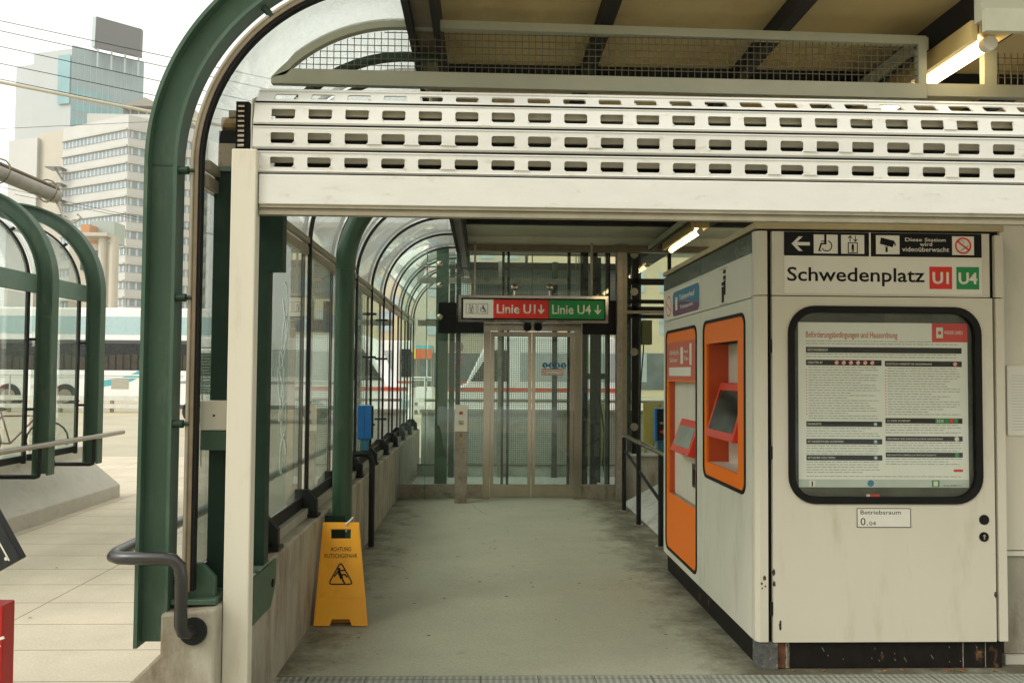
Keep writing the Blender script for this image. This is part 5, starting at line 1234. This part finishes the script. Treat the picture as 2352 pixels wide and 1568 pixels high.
# small market stall with coloured banner
ms = thing('market_stall', 'small stall with orange banner at the end of the left glazing', 'stall', (-3, 34, 0))
a, b = P(955, 801, 34), P(992, 824, 34)
MB().box(a.x, b.x, 34, 34.1, b.z, a.z).build('banner', mat('banner_orange', (.62, .14, .05), .5), ms)
MB().box(a.x, b.x, 34, 35.5, a.z+.01, a.z+.14).build('roof', TEAL, ms); MB().box(a.x-.06, a.x-.002, 33.98, 34.1, b.z, a.z).build('yellow_edge', YEL2, ms)
MB().box(a.x, b.x, 34.1, 35.5, 0, 1.0).build('counter', VWHITE, ms)
for x in (a.x, b.x-.05): MB().box(x, x+.05, 35.4, 35.45, 1.0, a.z).build('post', STEEL_D, ms); MB().box(x, x+.05, 34.12, 34.17, 1.0, a.z).build('post', STEEL_D, ms)

# ---- white banded office block
def band_face(t, A, B, ztop, storey, n, wall, win, inset=.25, cols=12, nm='window_band'):
    """horizontal ribbon windows on the face A->B (xy), normal towards the camera"""
    A, B = Vector((A[0], A[1], 0)), Vector((B[0], B[1], 0)); d = (B-A); L = d.length; d.normalize(); nrm = Vector((d.y, -d.x, 0))
    if nrm.dot(A) > 0: nrm = -nrm
    F = Frame(A, d, Vector((0, 0, 1)), nrm)
    mu_all = None
    for k in range(n):
        z1 = ztop-k*storey; zw0, zw1 = z1-storey*.80, z1-storey*.40
        o = MB().fbox(F, .3, L-.02, zw0, zw1, .02, .10).build(nm, win, t)
        MB().fbox(F, 0, L, z1-storey*.36, z1-storey*.26, .02, .45).build('ledge', mat('ledge_shade', (.46, .46, .40), .8), t)
    return F
ob_ = thing('office_block', 'white office block with ribbon windows left of the arch', 'building', (-70, 165, 0))
def ribbon_mat():
    m = mat('ribbon_window', (.20, .27, .30), .2, var=.2, scale=.5); t = m.node_tree; b = t.nodes['Principled BSDF']; N = t.nodes.new; L = t.links.new
    src = b.inputs['Base Color'].links[0].from_socket
    br = N('ShaderNodeTexWave'); br.bands_direction = 'X'; br.inputs['Scale'].default_value = .32; tc = N('ShaderNodeTexCoord'); L(tc.outputs['Object'], br.inputs[0])
    rp = N('ShaderNodeValToRGB'); rp.color_ramp.elements[0].position = .80; rp.color_ramp.elements[1].position = .84; L(br.outputs[1], rp.inputs[0])
    x = N('ShaderNodeMix'); x.data_type = 'RGBA'; x.inputs[7].default_value = (.50, .50, .465, 1); L(rp.outputs[0], x.inputs[0]); L(src, x.inputs[6]); L(x.outputs[2], b.inputs['Base Color']); return m
RIBW = ribbon_mat()
C0 = P(295, 288, 160); zt = C0.z; CA = P(145, 318, 170)
c0 = (C0.x, 160); cl = (CA.x, 170); cr = (C0.x+2.7*4.2, 160+2.6*4.2)
bk = (cr[0]-17*1.2, cr[1]+12*1.2)
MB().prism([(cl[0], cl[1], 0), (c0[0], c0[1], 0), (cr[0], cr[1], 0), (cr[0]-14, cr[1]+16, 0), (cl[0], cl[1]+25, 0)], (0, 0, zt+2.0)).build('wall', WALLW, ob_)
band_face(ob_, cl, c0, zt+.3, 3.16, 14, WALLW, RIBW, cols=14)
band_face(ob_, c0, cr, zt+.3, 3.16, 14, WALLW, RIBW, cols=7)
a = P(145, 300, 171); bq = P(20, 330, 176)
MB().prism([(bq.x, 176, 0), (P(86, 320, 173).x, 173, 0), (P(86, 320, 173).x, 186, 0), (bq.x, 186, 0)], (0, 0, P(50, 318, 174).z)).build('stair_tower', WALLW, ob_)
MB().prism([(P(86, 320, 173).x, 174, 0), (a.x, 171.5, 0), (a.x, 186, 0), (P(86, 320, 173).x, 186, 0)], (0, 0, P(120, 303, 173).z)).build('stair_tower', WALLB, ob_)
for py in (388, 425, 462, 497):
    q = P(136, py, 168); MB().box(q.x-2.2, q.x+.8, 167, 170, q.z, q.z+.25).tube([(q.x-.5, 167.5, q.z), (q.x+.9, 167.5, q.z-2.2)], .2, 6).build('balcony_bracket', WIND, ob_)
q0 = P(232, 240, 163); 
MB().box(P(200, 270, 166).x, P(352, 270, 166).x, 166, 176, zt+2.0, P(270, 262, 166).z).build('attic', WALLW, ob_)
pv_ = MB(); x0_, x1_ = P(225, 262, 166).x, P(420, 262, 166).x; z0_ = P(270, 262, 166).z
pv_.prism([(x0_+3, 168, z0_), (x1_, 168, z0_), (x1_, 168, z0_+3.2), (x0_+5, 168, z0_+1.6)], (0, 8, 0)); pv_.build('pavilion', WALLB, ob_)
for k in range(5): MB().box(x0_+4+k*1.6, x0_+5.2+k*1.6, 167.9, 167.99, z0_+.3, z0_+1.4).build('pavilion_window', WIND, ob_)
ap = P(318, 216, 168); e0, e1 = P(283, 250, 168), P(385, 250, 168)
MB().add([(e0.x, 166, e0.z), (e1.x, 166, e0.z), (e1.x, 176, e0.z), (e0.x, 176, e0.z), (ap.x+.5, 170, ap.z)], [(0, 1, 4), (1, 2, 4), (2, 3, 4), (3, 0, 4), (0, 3, 2, 1)]).build('roof', mat('roof_brown', (.18, .17, .13), .8), ob_)
# lower beige house with canopy columns
lb = thing('corner_building', 'beige building with column canopy in front of the office block', 'building', (-45, 100, 0))
a, b = P(160, 545, 100), P(292, 560, 100)
MB().box(a.x, P(246, 560, 100).x, 100, 101.2, 0, P(200, 560, 100).z).build('wall', WALLB, lb)
MB().box(P(200, 560, 100).x, P(262, 560, 100).x, 98, 100.8, P(230, 548, 100).z, P(230, 540, 100).z).build('canopy_roof', WALLB, lb)
for px in (236, 262): q = P(px, 600, 99); MB().cyl((q.x, 99, 0), (q.x, 99, P(230, 548, 100).z), .5, 12).build('column', WALLB, lb)
MB().box(P(186, 560, 99.9).x, P(246, 560, 99.9).x, 99.85, 99.99, P(200, 620, 100).z, P(200, 575, 100).z).build('window', WIND, lb)
MB().box(P(185, 540, 101).x, P(205, 540, 101).x, 101, 103, P(200, 560, 100).z+.01, P(200, 515, 101).z).build('orange_panel', mat('panel_orange', (.50, .25, .12), .7), lb)
MB().box(P(210, 540, 103).x, P(262, 540, 103).x, 103, 106, P(200, 548, 100).z+.01, P(230, 508, 103).z).build('roof_cabin', mat('cabin_green', (.36, .42, .36), .7), lb)
# skyscraper with billboard
st = thing('glass_tower', 'pale glass skyscraper rising behind the office block', 'tower', (-125, 265, 0))
A = P(166, 104, 260); B = P(331, 142, 273.8); C = P(137, 107, 261.5); D = P(78, 120, 265)
MB().prism([(A.x, 260, 0), (B.x, 273.8, 0), (B.x-8, 292, 0), (A.x-8, 280, 0)], (0, 0, A.z)).build('glass_front', TWRG, st)
MB().prism([(D.x, 265, 0), (A.x-.05, 260.1, 0), (A.x-8, 279, 0), (D.x, 279, 0)], (0, 0, A.z-1)).build('side_wing', mat('tower_pale', (.38, .41, .40), .5, var=.06, scale=.1), st)
E_ = P(38, 150, 268); MB().prism([(E_.x, 268, 0), (D.x-.05, 265.2, 0), (D.x-.05, 280, 0), (E_.x, 280, 0)], (0, 0, P(58, 149, 266).z)).build('low_wing', mat('tower_pale', (.38, .41, .40)), st)
dT = Vector((B.x-A.x, 13.8, 0)).normalized(); FT = Frame((A.x, 260, 0), dT, (0, 0, 1), Vector((dT.y, -dT.x, 0)))
if FT.N.dot(Vector((A.x, 260, 0))) > 0: FT.N = -FT.N
LT = math.hypot(B.x-A.x, 13.8)
gl_ = MB(); hb_ = MB()
for k in range(1, 12): gl_.fbox(FT, LT*k/12-.08, LT*k/12+.08, 20, A.z-.5, .02, .12)
gl_.build('fins', mat('fin_white', (.36, .42, .42)), st)
for py0, py1, f0, f1 in ((205, 222, 0, .55), (240, 258, 0, .7), (272, 292, 0, .5), (222, 236, .5, .95)):
    hb_.fbox(FT, LT*f0, LT*f1, P(200, py1, 262).z, P(200, py0, 262).z, .03, .09)
hb_.build('teal_band', TWRG2, st)
MB().prism([(C.x, 261.2, A.z-18), (A.x-.3, 259.9, A.z-18), (A.x-.3, 259.6, A.z-18), (C.x, 260.9, A.z-18)], (0, 0, 15)).build('corner_glazing', TWRG2, st)
bb = thing('rooftop_billboard', 'dark grey rooftop billboard on top of the skyscraper', 'billboard', (-110, 262, A.z))
b0, b1, b2, b3 = P(222, 38, 262), P(325, 67, 268), P(322, 131, 268), P(218, 108, 262)
MB().prism([b0, b1, b2, b3], (0, 1.5, 0)).build('screen', GREY, bb)
MB().prism([P(213, 40, 263), P(221, 38, 262), P(217, 108, 262), P(209, 106, 263)], (0, 3, 0)).build('side_frame', mat('fin_white', (.36, .42, .42)), bb)
fr_ = MB()
for f in (.05, .35, .65, .95):
    p_ = b3.lerp(b2, f); fr_.cyl((p_.x, p_.y+.5, p_.z-6), (p_.x, p_.y+.5, p_.z), .3, 6)
fr_.build('support_frame', mat('fin_white', (.36, .42, .42)), bb)
# ------------------------------------------------------------------ overhead lines
WG = 'thin overhead wires crossing the sky at left'
WL = ['topmost', 'second from top', 'third from top', 'fourth from top', 'fifth from top']
for k, ((x0_, y0_), (x1_, y1_)) in enumerate((((0, 48), (395, 133)), ((0, 71), (385, 155)), ((0, 107), (372, 188)), ((0, 146), (362, 221)), ((0, 182), (352, 255)))):
    a, b = P(x0_, y0_, 15), P(x1_, y1_, 15); d_ = b-a
    tag(MB().tube([a-d_*.4, b+d_*.9], .0065, 6).build('overhead_wire', BLACK), WL[k]+' of the five dark overhead wires in the sky at left', 'wire', WG)
a, b = P(0, 189, 14.5), P(352, 258, 14.5); d_ = b-a
tag(MB().tube([a-d_*.4, b+d_*.9], .028, 10).build('overhead_pipe', mat('pipe_cream', (.42, .40, .30), .5)), 'thick pale overhead cable below the wires at left', 'cable')
for (x0_, y0_), (x1_, y1_), l in (((0, 296), (345, 280), 'thin wire rising to the right across the office block'), ((0, 429), (320, 500), 'thin wire crossing the white stair tower'), ((100, 460), (320, 505), 'lowest thin wire sagging over the office block windows')):
    a, b = P(x0_, y0_, 30), P(x1_, y1_, 30); d_ = b-a
    tag(MB().tube([a-d_*.3, b+d_*.9], .008, 5).build('overhead_wire', BLACK), l, 'wire', WG)

# fallen leaves along the kiosk plinth and pavement
lv = MB(); 
for k in range(26):
    if k < 12: x, y = random.uniform(1.6, 2.8), KY-random.uniform(.0, .04)
    else: x, y = random.uniform(-4.5, -2.2), random.uniform(4.5, 9)
    a = random.uniform(0, 6); s_ = random.uniform(.008, .02)
    lv.add([(x+s_*math.cos(a), y+s_*math.sin(a), .008), (x+s_*.5*math.cos(a+1.6), y+s_*.5*math.sin(a+1.6), .014), (x-s_*math.cos(a), y-s_*math.sin(a), .008), (x+s_*.5*math.cos(a-1.6), y+s_*.5*math.sin(a-1.6), .012)], [(0, 1, 2, 3)])
tag(lv.build('fallen_leaves', mat('leaf_orange', (.45, .17, .04), .8, var=.3)), 'small orange leaf scraps on the ground', 'leaves', kind='stuff')

# low wall closing the end of the passage, seen through the lift
ew = thing('end_wall', 'low pale stone wall seen through the bottom of the lift mesh', 'wall', (.5, 14.7, 0))
MB().box(-1.05, 6.2, 14.6, 14.75, 0, .90).build('wall', CONC_W, ew)
MB().box(-1.08, 6.2, 14.56, 14.79, .902, .96).build('coping', CONC, ew)
MB().cyl((-1.0, 14.6, 1.12), (6.2, 14.6, 1.12), .025, 8).build('rail', STEEL_D, ew)
# scribble on the first pane
gf = MB(); FGf = Frame((-1.189, 5.05, 1.0), (0, 1, 0), (0, 0, 1), (1, 0, 0))
random.seed(3); pts = []
for k in range(150):
    t_ = k/150; pts.append((.05+.07*math.sin(t_*44)+.05*math.sin(t_*9), 1.06-t_*1.0+.075*math.sin(t_*61+1)))
gf.line(FGf, pts, .010, .001)
o_ = gf.build('graffiti', mat('marker_white', (.42, .47, .46), .7), can)
# street behind the viewer, mirrored in the panes
facade('street_building', -30, -4, -26, 9, 8, 2, OCH, 'ochre street building behind the viewpoint on the left')
facade('street_building', -3, 24, -28, 11, 8, 3, WALLB, 'beige street building behind the viewpoint on the right')
# distant air
hz = MB().box(-330, 330, -60, 420, -1.4, 140).build('haze', mat('haze_tmp', (1, 1, 1)), kind='stuff')
tag(hz, 'pale haze in the distant air', 'haze', kind='stuff')
hm = bpy.data.materials.new('haze'); hm.use_nodes = True; t = hm.node_tree; t.nodes.clear()
o_ = t.nodes.new('ShaderNodeOutputMaterial'); pv = t.nodes.new('ShaderNodeVolumePrincipled'); pv.inputs['Density'].default_value = HAZE; pv.inputs['Color'].default_value = (.97, .97, .96, 1); pv.inputs['Anisotropy'].default_value = .2
t.links.new(pv.outputs[0], o_.inputs['Volume']); hz.data.materials.clear(); hz.data.materials.append(hm)
cy.volume_bounces = 1

gs = MB(); random.seed(11)
for k in range(60):
    x, y, q_ = random.uniform(-.9, 1.35), random.uniform(4.7, 10.2), random.uniform(.006, .016)
    gs.add([(x+q_*random.uniform(.7, 1.1)*math.cos(a*math.pi/4), y+q_*random.uniform(.7, 1.1)*math.sin(a*math.pi/4), .0052) for a in range(8)], [tuple(range(8))])
tag(gs.build('gum_spots', mat('gum_dark', (.10, .095, .07), .7)), 'small dark gum spots trodden into the passage floor', 'stains', kind='stuff')
ck = MB(); pts = [(-.12, 10.35)]
for k in range(9): pts.append((pts[-1][0]+random.uniform(-.03, .05), pts[-1][1]-.08))
for (a0, b0), (a1, b1) in zip(pts[:-1], pts[1:]): ck.add([(a0-.003, b0, .0054), (a0+.003, b0, .0054), (a1+.002, b1, .0054), (a1-.002, b1, .0054)], [(0, 1, 2, 3)])
tag(ck.build('floor_crack', INK), 'thin crack in the floor in front of the lift doors', 'crack')
